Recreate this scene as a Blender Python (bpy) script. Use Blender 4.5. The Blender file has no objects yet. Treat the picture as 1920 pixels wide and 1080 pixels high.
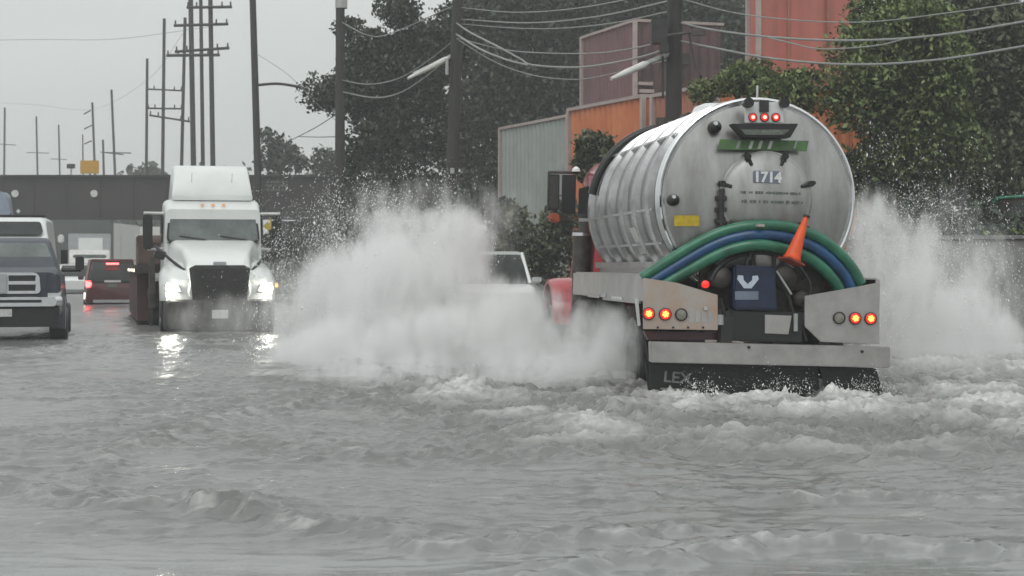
import bpy, bmesh, math, random
import numpy as np
from mathutils import Vector, Matrix, Euler
R = math.radians
random.seed(7); rng = np.random.default_rng(11)
SC = bpy.context.scene; COL = SC.collection

# ------------------------------------------------------------------ camera
F = 3400.0; CH = 1.3; HZ = 500.0            # focal length in photo pixels, camera height, horizon row
cd = bpy.data.cameras.new('camera'); cam = bpy.data.objects.new('camera', cd); COL.objects.link(cam)
cam.location = (0, 0, CH); cam.rotation_euler = (R(90), 0, 0)
cd.sensor_width = 36; cd.lens = F/1920*36; cd.shift_y = -(540-HZ)/1920; cd.clip_start = .1; cd.clip_end = 3000
cd.dof.use_dof = True; cd.dof.focus_distance = 16.5; cd.dof.aperture_fstop = 6.5
SC.camera = cam
# ------------------------------------------------------------------ world, sun, exposure
SUN_EL, SUN_ROT = 50, 200
w = bpy.data.worlds.new('World'); SC.world = w; w.use_nodes = True
nt = w.node_tree; bg = nt.nodes['Background']
sky = nt.nodes.new('ShaderNodeTexSky'); sky.sky_type = 'NISHITA'; sky.sun_disc = False
sky.sun_elevation = R(SUN_EL); sky.sun_rotation = R(SUN_ROT); sky.dust_density = 5; sky.air_density = 1
hs = nt.nodes.new('ShaderNodeHueSaturation'); hs.inputs['Saturation'].default_value = .06
mx = nt.nodes.new('ShaderNodeMix'); mx.data_type = 'RGBA'; mx.inputs[0].default_value = .8
tc = nt.nodes.new('ShaderNodeTexCoord'); mp = nt.nodes.new('ShaderNodeMapping'); mp.inputs['Scale'].default_value = (1, 1, 4)
nz = nt.nodes.new('ShaderNodeTexNoise'); nz.inputs['Scale'].default_value = 2.2; nz.inputs['Detail'].default_value = 5
cr = nt.nodes.new('ShaderNodeValToRGB')
cr.color_ramp.elements[0].position = .3; cr.color_ramp.elements[0].color = (5.3, 5.55, 5.5, 1)
cr.color_ramp.elements[1].position = .7; cr.color_ramp.elements[1].color = (6.1, 6.35, 6.25, 1)
nt.links.new(tc.outputs['Generated'], mp.inputs[0]); nt.links.new(mp.outputs[0], nz.inputs['Vector'])
nt.links.new(nz.outputs['Fac'], cr.inputs[0]); nt.links.new(sky.outputs[0], hs.inputs['Color'])
nt.links.new(hs.outputs[0], mx.inputs[6]); nt.links.new(cr.outputs[0], mx.inputs[7])
sx_ = nt.nodes.new('ShaderNodeSeparateXYZ'); nt.links.new(tc.outputs['Generated'], sx_.inputs[0])      # overcast: brighter towards the zenith
mr_ = nt.nodes.new('ShaderNodeMapRange'); mr_.inputs['From Min'].default_value = 0; mr_.inputs['From Max'].default_value = 1
mr_.inputs['To Min'].default_value = .84; mr_.inputs['To Max'].default_value = 1.5; nt.links.new(sx_.outputs[2], mr_.inputs['Value'])
vm_ = nt.nodes.new('ShaderNodeVectorMath'); vm_.operation = 'SCALE'; nt.links.new(mx.outputs[2], vm_.inputs[0]); nt.links.new(mr_.outputs[0], vm_.inputs['Scale'])
nt.links.new(vm_.outputs[0], bg.inputs[0]); bg.inputs[1].default_value = .12
sd = bpy.data.lights.new('sun', 'SUN'); sd.energy = .5; sd.angle = R(25); sd.color = (1, .97, .93)
so = bpy.data.objects.new('sun', sd); COL.objects.link(so); so.rotation_euler = (R(90-SUN_EL), 0, R(180-SUN_ROT))
SC.view_settings.view_transform = 'Standard'; SC.view_settings.look = 'None'
SC.view_settings.exposure = 0.2; SC.view_settings.gamma = 1
SC.cycles.max_bounces = 10; SC.cycles.volume_bounces = 6; SC.cycles.transparent_max_bounces = 12
SC.cycles.use_denoising = True; SC.cycles.caustics_reflective = False; SC.cycles.caustics_refractive = False
SC.cycles.volume_step_rate = 1.0; SC.cycles.volume_max_steps = 256

def at(px, py, Y):
    return Vector(((px-960)/F*Y, Y, CH+(HZ-py)/F*Y))

# ------------------------------------------------------------------ materials
def mat(name, col, rough=.6, metal=0.0, var=.12, scale=6, bump=0.0, emit=None, es=0, trans=0, blotch_col=None, spec=.5, coat=0, stretch=None):
    m = bpy.data.materials.new(name); m.use_nodes = True; n = m.node_tree.nodes; l = m.node_tree.links
    b = n['Principled BSDF']; b.inputs['Roughness'].default_value = rough; b.inputs['Metallic'].default_value = metal
    b.inputs['Specular IOR Level'].default_value = spec; b.inputs['Coat Weight'].default_value = coat
    t = n.new('ShaderNodeTexCoord'); mpn = n.new('ShaderNodeMapping'); l.new(t.outputs['Object'], mpn.inputs[0])
    if stretch: mpn.inputs['Scale'].default_value = stretch
    z = n.new('ShaderNodeTexNoise'); z.inputs['Scale'].default_value = scale; z.inputs['Detail'].default_value = 5
    z.inputs['Roughness'].default_value = .65; l.new(mpn.outputs[0], z.inputs['Vector'])
    r = n.new('ShaderNodeValToRGB'); e = r.color_ramp.elements
    d = blotch_col or tuple(c*(1-var*2) for c in col)
    e[0].position = .28; e[0].color = (*d, 1); e[1].position = .66; e[1].color = (*[min(1, c*(1+var*.5)) for c in col], 1)
    l.new(z.outputs['Fac'], r.inputs[0]); l.new(r.outputs[0], b.inputs['Base Color'])
    if bump:
        bp = n.new('ShaderNodeBump'); bp.inputs['Strength'].default_value = bump; bp.inputs['Distance'].default_value = .02
        l.new(z.outputs['Fac'], bp.inputs['Height']); l.new(bp.outputs[0], b.inputs['Normal'])
    if emit: b.inputs['Emission Color'].default_value = (*emit, 1); b.inputs['Emission Strength'].default_value = es
    if trans: b.inputs['Transmission Weight'].default_value = trans
    return m
M = {}
M['alu'] = mat('brushed_aluminium', (.46, .46, .465), .22, .95, .1, 2.5, .05, blotch_col=(.25, .25, .25))
M['alu_head'] = mat('satin_tank_head', (.43, .43, .425), .30, .88, .12, 1.6, .04, blotch_col=(.24, .235, .225), stretch=(2.2, 2.2, .6))
M['alu_plate'] = mat('dull_plate', (.42, .41, .40), .36, .55, .12, 3, .03, blotch_col=(.30, .29, .28))
M['chrome'] = mat('chrome', (.70, .71, .72), .15, 1, .04, 8)
M['black'] = mat('black_paint', (.012, .012, .013), .45, 0, .2, 8)
M['rubber'] = mat('wet_rubber', (.014, .014, .015), .4, 0, .3, 14, .2)
M['dark'] = mat('dark_steel', (.035, .034, .034), .5, .2, .3, 6, .1)
M['grime'] = mat('grimy_iron', (.07, .062, .055), .6, .2, .35, 7, .2, blotch_col=(.02, .018, .017))
M['red'] = mat('red_paint', (.42, .018, .03), .25, 0, .15, 4, coat=.5)
M['white'] = mat('white_paint', (.68, .70, .69), .3, 0, .03, 1.5, blotch_col=(.60, .62, .61), coat=.3)
M['offwhite'] = mat('offwhite', (.6, .6, .58), .5, 0, .12, 5)
M['maroonp'] = mat('maroon_car_paint', (.085, .018, .024), .3, 0, .2, 4, coat=.3)
M['navy'] = mat('slate_truck_paint', (.045, .052, .068), .5, .1, .15, 4, coat=.05)
M['bluegrey'] = mat('pale_blue_paint', (.16, .19, .25), .35, 0, .15, 4)
M['silver'] = mat('silver_paint', (.42, .43, .44), .35, .5, .1, 4)
M['greenp'] = mat('green_car_paint', (.02, .28, .17), .3, 0, .15, 3, coat=.3)
M['glass'] = mat('dark_glass', (.025, .03, .03), .12, 0, .3, 2, spec=.3)
M['glass_l'] = mat('hazy_windscreen', (.10, .12, .115), .12, 0, .5, 1.6, spec=.8, blotch_col=(.03, .04, .038))
M['grille'] = mat('grille_mesh', (.05, .05, .048), .5, .1, .3, 30, .3)
M['hose_g'] = mat('green_hose', (.025, .16, .095), .3, 0, .25, 5, stretch=(1, 1, 1))
M['hose_t'] = mat('teal_hose', (.02, .11, .105), .32, 0, .25, 5)
M['hose_b'] = mat('blue_hose', (.015, .075, .19), .32, 0, .25, 5)
M['blue'] = mat('blue_pump_paint', (.010, .02, .055), .45, 0, .3, 6, .1)
M['orange'] = mat('cone_orange', (.75, .09, .012), .5, 0, .15, 8)
M['lblue'] = mat('faded_blue_white', (.5, .56, .66), .5, 0, .1, 8)
M['green_band'] = mat('green_decal', (.07, .17, .045), .5, 0, .3, 10, blotch_col=(.07, .09, .07))
M['yellow'] = mat('yellow_decal', (.52, .38, .02), .5, 0, .2, 20)
M['amber'] = mat('amber_lens', (.6, .2, .02), .3, 0, .1, 8, emit=(1, .5, .1), es=.25)
M['decal_grey'] = mat('worn_decal', (.13, .15, .13), .6, 0, .3, 30)
M['flap_mark'] = mat('flap_lettering', (.30, .30, .30), .6, 0, .35, 40)
M['lens_off'] = mat('unlit_lens', (.25, .24, .2), .25, 0, .2, 20)
M['red_ring'] = mat('red_lens', (.35, .01, .008), .25, 0, .1, 20, emit=(1, .03, .02), es=.9)
M['red_core'] = mat('lit_red_diodes', (.9, .2, .05), .3, 0, .05, 20, emit=(1, .17, .03), es=5)
M['red_top'] = mat('lit_marker_diodes', (.9, .2, .15), .3, 0, .05, 20, emit=(1, .22, .17), es=4)
M['red_far'] = mat('brake_lamp', (.9, .05, .05), .3, 0, .05, 20, emit=(1, .06, .06), es=9)
M['head'] = mat('headlamp_lit', (1, 1, .95), .2, 0, .02, 20, emit=(1, .97, .84), es=140)
M['head_dim'] = mat('side_lamp', (1, 1, .95), .2, 0, .02, 20, emit=(1, .75, .6), es=2)
M['plate'] = mat('licence_plate', (.55, .56, .55), .5, 0, .15, 30)
M['bridge'] = mat('dark_girder_steel', (.030, .022, .022), .8, .1, .25, .6, .1, blotch_col=(.016, .016, .016))
M['concrete'] = mat('wet_concrete', (.20, .20, .19), .75, 0, .2, 1.2, .3)
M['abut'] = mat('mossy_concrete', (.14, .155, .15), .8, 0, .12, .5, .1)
M['pole'] = mat('tarred_wood', (.035, .033, .031), .8, 0, .35, 5, .3, stretch=(6, 6, .6))
M['steel_pale'] = mat('galvanised_steel', (.42, .43, .42), .45, .5, .12, 5)
M['wire'] = mat('wet_cable', (.28, .29, .28), .35, .2, .1, 5)
M['wire_d'] = mat('dark_cable', (.13, .14, .14), .5, .1, .1, 5)
M['clad_grey'] = mat('grey_cladding', (.30, .33, .31), .6, 0, .1, 1.2, .05)
M['clad_orange'] = mat('orange_cladding', (.55, .19, .075), .6, 0, .14, .9, .05, blotch_col=(.46, .12, .045))
M['clad_salmon'] = mat('salmon_cladding', (.34, .13, .085), .6, 0, .14, .9, .05)
M['clad_maroon'] = mat('maroon_cladding', (.165, .085, .09), .6, 0, .14, .9, .05)
M['clad_red'] = mat('brick_red_cladding', (.44, .12, .09), .6, 0, .16, .8, .05, blotch_col=(.33, .11, .085))
M['clad_plum'] = mat('plum_cladding', (.09, .04, .045), .6, 0, .3, .9, .05)
M['trim'] = mat('pale_trim', (.40, .33, .31), .6, 0, .1, 4)
M['sign_y'] = mat('amber_sign_face', (.55, .30, .02), .5, 0, .1, 4)
M['soil'] = mat('wet_verge', (.075, .085, .05), .9, 0, .35, 1.5, .5)
M['mud'] = mat('road_bed', (.06, .06, .058), .9, 0, .2, 1.5)
M['bark'] = mat('bark', (.05, .042, .034), .9, 0, .3, 6, .4, stretch=(4, 4, .7))

def leafmat(name, c1, c2, c3):
    m = bpy.data.materials.new(name); m.use_nodes = True; n = m.node_tree.nodes; l = m.node_tree.links
    b = n['Principled BSDF']; b.inputs['Roughness'].default_value = .5
    a = n.new('ShaderNodeAttribute'); a.attribute_name = 'tone'
    r = n.new('ShaderNodeValToRGB'); e = r.color_ramp.elements; e[0].color = (*c1, 1); e[1].color = (*c3, 1)
    k = e.new(.5); k.color = (*c2, 1)
    l.new(a.outputs['Fac'], r.inputs[0]); l.new(r.outputs[0], b.inputs['Base Color'])
    t = n.new('ShaderNodeBsdfTranslucent'); l.new(r.outputs[0], t.inputs[0]); s = n.new('ShaderNodeMixShader'); s.inputs[0].default_value = .25
    l.new(b.outputs[0], s.inputs[1]); l.new(t.outputs[0], s.inputs[2]); l.new(s.outputs[0], n['Material Output'].inputs[0])
    return m
M['leaf_dark'] = leafmat('dark_leaves', (.032, .044, .03), (.052, .07, .045), (.08, .10, .065))
M['leaf_green'] = leafmat('green_leaves', (.11, .155, .055), (.20, .26, .09), (.30, .36, .13))
M['leaf_deep'] = leafmat('deep_leaves', (.045, .06, .046), (.065, .088, .062), (.09, .118, .078))
M['leaf_olive'] = leafmat('olive_leaves', (.09, .11, .06), (.145, .165, .09), (.20, .22, .12))

# ------------------------------------------------------------------ mesh helpers
class MB:
    def __init__(s): s.v = []; s.f = []; s.m = []; s.cm = 0
    def add(s, vs, fs):
        o = len(s.v); s.v += [tuple(v) for v in vs]; s.f += [tuple(i+o for i in f) for f in fs]; s.m += [s.cm]*len(fs); return s
    def box(s, c, d, rot=None):
        M3 = Euler(rot).to_matrix() if rot else None; vs = []
        for x in (-.5, .5):
            for y in (-.5, .5):
                for z in (-.5, .5):
                    p = Vector((x*d[0], y*d[1], z*d[2]))
                    if M3: p = M3 @ p
                    vs.append(p+Vector(c))
        return s.add(vs, [(0, 1, 3, 2), (4, 6, 7, 5), (0, 4, 5, 1), (2, 3, 7, 6), (0, 2, 6, 4), (1, 5, 7, 3)])
    def cyl(s, p0, p1, r0, r1=None, n=16, cap=True):
        r1 = r0 if r1 is None else r1; p0 = Vector(p0); p1 = Vector(p1); a = (p1-p0).normalized()
        u = a.orthogonal().normalized(); v = a.cross(u); vs = []
        for p, r in ((p0, r0), (p1, r1)):
            for i in range(n):
                t = 2*math.pi*i/n; vs.append(p+(u*math.cos(t)+v*math.sin(t))*r)
        fs = [(i, (i+1) % n, n+(i+1) % n, n+i) for i in range(n)]
        if cap: fs += [tuple(range(n))[::-1], tuple(range(n, 2*n))]
        return s.add(vs, fs)
    def tube(s, pts, r, n=8, cap=True):
        pts = [Vector(p) for p in pts]; k = len(pts); rs = r if isinstance(r, (list, tuple)) else [r]*k; vs = []; u = None
        for i, p in enumerate(pts):
            a = (pts[min(i+1, k-1)]-pts[max(i-1, 0)]).normalized()
            if u is None: u = a.orthogonal().normalized()
            u = (u-a*u.dot(a)).normalized(); v = a.cross(u)
            for j in range(n):
                t = 2*math.pi*j/n; vs.append(p+(u*math.cos(t)+v*math.sin(t))*rs[i])
        fs = [(i*n+j, i*n+(j+1) % n, (i+1)*n+(j+1) % n, (i+1)*n+j) for i in range(k-1) for j in range(n)]
        if cap: fs += [tuple(range(n))[::-1], tuple(range((k-1)*n, k*n))]
        return s.add(vs, fs)
    def loft(s, rings, cap=True):
        n = len(rings[0]); k = len(rings); vs = [p for r in rings for p in r]
        fs = [(i*n+j, i*n+(j+1) % n, (i+1)*n+(j+1) % n, (i+1)*n+j) for i in range(k-1) for j in range(n)]
        if cap: fs += [tuple(range(n))[::-1], tuple(range((k-1)*n, k*n))]
        return s.add(vs, fs)
    def lathe(s, c, axis, prof, n=32):                  # prof: (along, radius)
        a = Vector(axis).normalized(); u = a.orthogonal().normalized(); v = a.cross(u); c = Vector(c); rings = []
        for t, r in prof:
            rings.append([c+a*t+(u*math.cos(2*math.pi*i/n)+v*math.sin(2*math.pi*i/n))*max(r, 1e-4) for i in range(n)])
        return s.loft(rings)
    def prism(s, poly, y0, y1):                          # poly in (x, z), extruded in y
        n = len(poly); vs = [(x, y0, z) for x, z in poly]+[(x, y1, z) for x, z in poly]
        return s.add(vs, [tuple(range(n)), tuple(range(n, 2*n))[::-1]]+[(i, n+i, n+(i+1) % n, (i+1) % n) for i in range(n)])
    def sprism(s, poly, x0, x1):                         # poly in (y, z), extruded in x
        n = len(poly); vs = [(x0, y, z) for y, z in poly]+[(x1, y, z) for y, z in poly]
        return s.add(vs, [tuple(range(n))[::-1], tuple(range(n, 2*n))]+[(i, (i+1) % n, n+(i+1) % n, n+i) for i in range(n)])
    def build(s, name, mats, parent=None, bevel=0, smooth=True, seg=2):
        me = bpy.data.meshes.new(name); me.from_pydata(s.v, [], s.f)
        for mm in (mats if isinstance(mats, (list, tuple)) else [mats]): me.materials.append(mm)
        me.polygons.foreach_set('material_index', s.m)
        bm = bmesh.new(); bm.from_mesh(me); bmesh.ops.recalc_face_normals(bm, faces=bm.faces)
        if bevel: bmesh.ops.bevel(bm, geom=[e for e in bm.edges if len(e.link_faces) == 2 and e.calc_face_angle(0) > .5], offset=bevel, segments=seg, affect='EDGES', clamp_overlap=True)
        bm.to_mesh(me); bm.free()
        if smooth:
            me.polygons.foreach_set('use_smooth', [True]*len(me.polygons)); me.set_sharp_from_angle(angle=R(38))
        o = bpy.data.objects.new(name, me); COL.objects.link(o)
        if parent: o.parent = parent
        return o
def tag(o, label=None, cat=None, group=None, kind=None):
    if label: o['label'] = label
    if cat: o['category'] = cat
    if group: o['group'] = group
    if kind: o['kind'] = kind
    return o
def empty(name, loc, rz=0, label=None, cat=None, group=None, ry=0, rx=0):
    o = bpy.data.objects.new(name, None); COL.objects.link(o); o.location = loc; o.rotation_euler = (rx, ry, rz)
    o.empty_display_size = .3
    return tag(o, label, cat, group)
def rr(hw, z0, z1, y, r=.12, n=4, hwt=None):            # rounded rectangle ring in x/z at depth y
    hwt = hw if hwt is None else hwt; r = min(r, hw*.9, (z1-z0)*.49); pts = []
    for cx, cz, a0 in ((1, 1, 0), (-1, 1, 90), (-1, -1, 180), (1, -1, 270)):
        w_ = hwt if cz > 0 else hw
        for i in range(n+1):
            a = R(a0+90*i/n); pts.append(Vector((cx*(w_-r)+r*math.cos(a), y, (z1-r if cz > 0 else z0+r)+r*math.sin(a))))
    return pts
def text(body, size, name, m, parent, loc, rot=(R(90), 0, 0), ext=.003, sx=1, bold=0):
    c = bpy.data.curves.new(name, 'FONT'); c.body = body; c.size = size; c.extrude = ext; c.align_x = 'CENTER'; c.align_y = 'CENTER'; c.offset = bold
    t = bpy.data.objects.new(name, c); COL.objects.link(t); bpy.context.view_layer.update()
    me = bpy.data.meshes.new_from_object(t.evaluated_get(bpy.context.evaluated_depsgraph_get())); bpy.data.objects.remove(t)
    me.materials.clear(); me.materials.append(m)
    o = bpy.data.objects.new(name, me); COL.objects.link(o); o.parent = parent; o.location = loc; o.rotation_euler = rot; o.scale = (sx, 1, 1)
    return o
def spline(pts, n=8):                                    # Catmull-Rom
    P = [Vector(p) for p in pts]; P = [P[0]*2-P[1]]+P+[P[-1]*2-P[-2]]; out = []
    for i in range(1, len(P)-2):
        for k in range(n):
            t = k/n; a, b, c, d = P[i-1:i+3]
            out.append(.5*((2*b)+(c-a)*t+(2*a-5*b+4*c-d)*t*t+(3*b-a-3*c+d)*t**3))
    return out+[P[-2]]

# ------------------------------------------------------------------ noise
_perm = rng.permutation(256); _perm = np.concatenate([_perm, _perm, _perm]); _g = rng.uniform(0, 2*np.pi, 256)
def perlin(x, y):
    xi = np.floor(x).astype(int); yi = np.floor(y).astype(int); xf = x-xi; yf = y-yi; xi &= 255; yi &= 255
    def gr(ix, iy, dx, dy):
        a = _g[_perm[_perm[ix]+iy]]; return np.cos(a)*dx+np.sin(a)*dy
    u = xf*xf*xf*(xf*(xf*6-15)+10); v = yf*yf*yf*(yf*(yf*6-15)+10); x1 = (xi+1) & 255; y1 = (yi+1) & 255
    a = gr(xi, yi, xf, yf); b = gr(x1, yi, xf-1, yf); c = gr(xi, y1, xf, yf-1); d = gr(x1, y1, xf-1, yf-1)
    return (a+u*(b-a))+v*((c+u*(d-c))-(a+u*(b-a)))
def fbm(x, y, o=4, g=.5):
    s = 0; a = 1
    for k in range(o): s = s+a*perlin(x*2**k+17.3*k, y*2**k+9.1*k); a *= g
    return s
def sstep(a, b, x):
    t = np.clip((x-a)/(b-a), 0, 1); return t*t*(3-2*t)
def poly_dist(X, Y, pts):                                # signed-ish distance to a polyline (+ on far side)
    d = np.full(X.shape, 1e9); sg = np.zeros(X.shape)
    for (x0, y0), (x1, y1) in zip(pts[:-1], pts[1:]):
        dx, dy = x1-x0, y1-y0; L = dx*dx+dy*dy; t = np.clip(((X-x0)*dx+(Y-y0)*dy)/L, 0, 1)
        dd = np.hypot(X-x0-t*dx, Y-y0-t*dy); s = np.sign(dx*(Y-y0)-dy*(X-x0)); k = dd < d
        d = np.where(k, dd, d); sg = np.where(k, s, sg)
    return d*sg
def w2(px, py): Y = CH*F/(py-HZ); return ((px-960)/F*Y, Y)

# ------------------------------------------------------------------ ground and water
g = MB(); g.add([(-400, -20, -.34), (400, -20, -.34), (400, 900, -.34), (-400, 900, -.34)], [(0, 1, 2, 3)])
tag(g.build('ground', M['mud']), kind='structure')
edge = [(60, 14), (14, 21), (9.5, 27), (4.6, 38), (3.6, 48), (-3.2, 51), (-7.6, 62), (-12.6, 80), (-19.5, 104), (-24, 124), (-34, 170), (-60, 300)]
vb = MB(); top = [(x, y, .16) for x, y in edge]; n_ = len(top)
vs = top+[(x, y, -.33) for x, y in edge]+[(min(x+60, 160), y+30, 1.2) for x, y in edge]
vb.add(vs, [(i, i+1, 2*n_+i+1, 2*n_+i) for i in range(n_-1)]+[(n_+i, n_+i+1, i+1, i) for i in range(n_-1)])
tag(vb.build('verge', M['soil'], smooth=False), kind='structure')

def water_grid(x0, x1, nx, ys, name, near):
    xs = np.linspace(x0, x1, nx); X, Y = np.meshgrid(xs, ys); ny = len(ys)
    wk = fbm(X*.35, Y*.35, 2)*2.0
    turb = sstep(-4.0, 1.5, X+wk+(Y-15)*.1)*sstep(11.0, 14.5, Y+wk*.9)*(1-sstep(26, 32, Y))      # churned water behind the tanker
    mid = sstep(-5.5, -2.5, X+(Y-11)*.25+wk*.5)*sstep(7.9, 9.0, Y+wk*.2)                        # wake field in front
    far = sstep(28, 60, Y)
    h = (.022+.012*mid)*fbm(X*.40, Y*.62, 3, .42)*(1-far*.3)
    ch = 1-np.abs(fbm(X*1.5+3, Y*2.4, 4, .52))*1.9; h += .007*fbm(X*1.3+3, Y*1.7, 3, .5)+mid*(.030*np.clip(ch, 0, 1)**2*(.4+.9*np.clip(fbm(X*.5+40, Y*.6, 2)+.3, 0, 1)))
    for sx1, sy1, amp, k0, gate in ((.55, 2.0, .016, 2.6, .05), (1.1, 3.4, .010, 2.6, .0), (.30, 1.1, .022, 2.6, .0)):
        rg = 1-np.abs(fbm(X*sx1+sx1*77, Y*sy1+5*sx1, 3, .5))*k0*2; h += amp*np.clip((rg-.35)/.65, 0, 1)**1.5*sstep(gate, gate+.25, fbm(X*sx1*.6+9, Y*.5+8*sx1, 2)+.10)*(1-far*.5)*(.20+.95*mid)
    t1 = fbm(X*.85+50, Y*1.0, 4, .48); rdg = 1-np.abs(fbm(X*1.9, Y*2.1+31, 4, .55))*1.7
    h += turb*(.15*t1+.09*np.clip(rdg, 0, 1)**3-.03)
    # splash peaks behind the flaps and bumper
    pk = np.exp(-((Y-18.15+.12*(X-2.7))/.42)**2)*sstep(1.3, 1.7, X)*(1-sstep(3.4, 4.1, X))
    h += -.09*np.exp(-((Y-18.5)/.9)**2)*sstep(1.0, 1.5, X)*(1-sstep(4.0, 4.6, X))+pk*(.0+.16*np.clip(fbm(X*3.3+9, Y*3.1, 5, .65)+.18, 0, 1)**1.3)
    foam = turb*np.clip(-.22+1.4*t1+.8*(rdg-.6)+.45*np.exp(-((Y-16.6)/1.4)**2-((X-2.7)/2.5)**2)+.3*sstep(3, 5, X), 0, 1)*.9+pk*.75
    for pts, a, wd in RID:
        d = poly_dist(X+.10*fbm(X*2, Y*2, 3), Y+.28*fbm(X*1.1+7, Y*.3, 4, .6), pts); m_ = .45+.9*np.clip(fbm(X*.8+a*90, Y*.2, 3)+.35, 0, 1)
        bd = np.where(d > 0, np.exp(-(d/(wd*3.5))**2), np.exp(-(d/(wd*1.2))**2)); rr1 = np.clip(1-np.abs(fbm(X*2.1+a*300, Y*5.2, 4, .55))*2.6, 0, 1)
        h += a*m_*.7*np.where(d > 0, np.exp(-(d/(wd*3.0))**2), np.exp(-(d/(wd*.6))**2)) + a*.9*m_*bd*rr1**1.4
        foam += .55*m_*np.exp(-((d+.0)/(wd*.8))**2)*np.clip(fbm(X*5, Y*5, 4, .7)*2.2, 0, 1)
    foam += np.clip(fbm(X*3.1, Y*4.0+70, 5, .7)-.55, 0, 1)*mid*.8
    co = np.stack([X, Y, h], -1).reshape(-1, 3).astype(np.float32)
    idx = np.arange(nx*ny).reshape(ny, nx); q = np.stack([idx[:-1, :-1], idx[:-1, 1:], idx[1:, 1:], idx[1:, :-1]], -1).reshape(-1, 4)
    return co, q, np.clip(foam, 0, 1).ravel(), np.clip(mid*.75+turb, 0, 1).ravel()
RID = [([w2(-60, 925), w2(100, 940), w2(250, 958), w2(345, 952), w2(470, 985), w2(640, 1000), w2(700, 1005), w2(850, 1035), w2(1000, 1040), w2(1280, 1020)], .062, .10),
       ([w2(960, 1100), w2(1150, 1068), w2(1360, 1050), w2(1500, 1035), w2(1700, 1040), w2(1990, 1058)], .055, .09),
       ([w2(170, 905), w2(215, 860), w2(330, 815), w2(470, 780), w2(600, 755), w2(760, 742)], .05, .14),
       ([w2(1500, 945), w2(1640, 938), w2(1800, 942), w2(1990, 948)], .05, .09),
       ([w2(640, 690), w2(830, 745), w2(1000, 760), w2(1230, 800)], .09, .16),
       ([w2(60, 665), w2(170, 655), w2(270, 660)], .04, .25)]
ys_a = np.concatenate([np.arange(4, 21, .033), np.arange(22, 34, .09), np.arange(34, 70, .3), np.arange(70, 141, 1.5), [170, 220, 400]])
co, q, foam, aer = water_grid(-12.5, 12.5, 760, ys_a, 'a', 1)
outs = [(co, q, foam, aer)]
co, q, foam, aer = water_grid(-130, -12.5, 120, ys_a[::3], 'b', 0); outs.append((co, q, foam, aer))
co, q, foam, aer = water_grid(12.5, 60, 90, ys_a[::3], 'c', 0); outs.append((co, q, foam, aer))
off = 0; C_, Q_, Fo, Ae = [], [], [], []
for co, q, fo, ae in outs: C_.append(co); Q_.append(q+off); Fo.append(fo); Ae.append(ae); off += len(co)
def fast_mesh(name, co, faces, attrs, m, parent=None, k=4, smooth=True):
    me = bpy.data.meshes.new(name); me.vertices.add(len(co)); me.vertices.foreach_set('co', co.astype(np.float32).ravel())
    nf = len(faces); me.loops.add(nf*k); me.loops.foreach_set('vertex_index', faces.astype(np.int32).ravel())
    me.polygons.add(nf); me.polygons.foreach_set('loop_start', np.arange(0, nf*k, k, dtype=np.int32)); me.update(calc_edges=True)
    if smooth: me.polygons.foreach_set('use_smooth', np.ones(nf, bool))
    for nm, dom, a in attrs: t = me.attributes.new(nm, 'FLOAT', dom); t.data.foreach_set('value', a.astype(np.float32))
    me.materials.append(m); o = bpy.data.objects.new(name, me); COL.objects.link(o)
    if parent: o.parent = parent
    return o
wm = bpy.data.materials.new('muddy_flood_water'); wm.use_nodes = True; n = wm.node_tree.nodes; l = wm.node_tree.links
b = n['Principled BSDF']; b.inputs['IOR'].default_value = 1.5
af = n.new('ShaderNodeAttribute'); af.attribute_name = 'foam'; aa = n.new('ShaderNodeAttribute'); aa.attribute_name = 'aerated'
tcn = n.new('ShaderNodeTexCoord')
def noise_n(scale, det, rough, sc):
    mp_ = n.new('ShaderNodeMapping'); mp_.inputs['Scale'].default_value = sc; l.new(tcn.outputs['Object'], mp_.inputs[0])
    z = n.new('ShaderNodeTexNoise'); z.inputs['Scale'].default_value = scale; z.inputs['Detail'].default_value = det; z.inputs['Roughness'].default_value = rough
    l.new(mp_.outputs[0], z.inputs['Vector']); return z
z1 = noise_n(2.2, 6, .62, (1, 1.5, 1)); z2 = noise_n(9, 5, .7, (1, 1.2, 1))
def math_n(op, a, b_=None, clamp=False):
    k = n.new('ShaderNodeMath'); k.operation = op; k.use_clamp = clamp
    for i, s in enumerate((a, b_)):
        if s is None: continue
        if isinstance(s, (int, float)): k.inputs[i].default_value = s
        else: l.new(s, k.inputs[i])
    return k.outputs[0]
fr = math_n('MULTIPLY', af.outputs['Fac'], math_n('ADD', math_n('MULTIPLY', z2.outputs['Fac'], 2.2), -.35), True)
mc = n.new('ShaderNodeMix'); mc.data_type = 'RGBA'; mc.inputs[6].default_value = (.185, .192, .189, 1); mc.inputs[7].default_value = (.155, .155, .152, 1)
l.new(aa.outputs['Fac'], mc.inputs[0])
mf = n.new('ShaderNodeMix'); mf.data_type = 'RGBA'; l.new(fr, mf.inputs[0]); l.new(mc.outputs[2], mf.inputs[6]); mf.inputs[7].default_value = (.62, .62, .61, 1)
l.new(mf.outputs[2], b.inputs['Base Color'])
l.new(math_n('ADD', math_n('MULTIPLY', fr, .5), math_n('ADD', math_n('MULTIPLY', aa.outputs['Fac'], .16), .09)), b.inputs['Roughness'])
bp1 = n.new('ShaderNodeBump'); bp1.inputs['Distance'].default_value = .05; bp1.inputs['Strength'].default_value = .2; l.new(z1.outputs['Fac'], bp1.inputs['Height'])
bp2 = n.new('ShaderNodeBump'); bp2.inputs['Distance'].default_value = .02
l.new(math_n('ADD', math_n('MULTIPLY', aa.outputs['Fac'], .32), .06), bp2.inputs['Strength'])
l.new(z2.outputs['Fac'], bp2.inputs['Height']); l.new(bp1.outputs[0], bp2.inputs['Normal']); l.new(bp2.outputs[0], b.inputs['Normal'])
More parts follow.
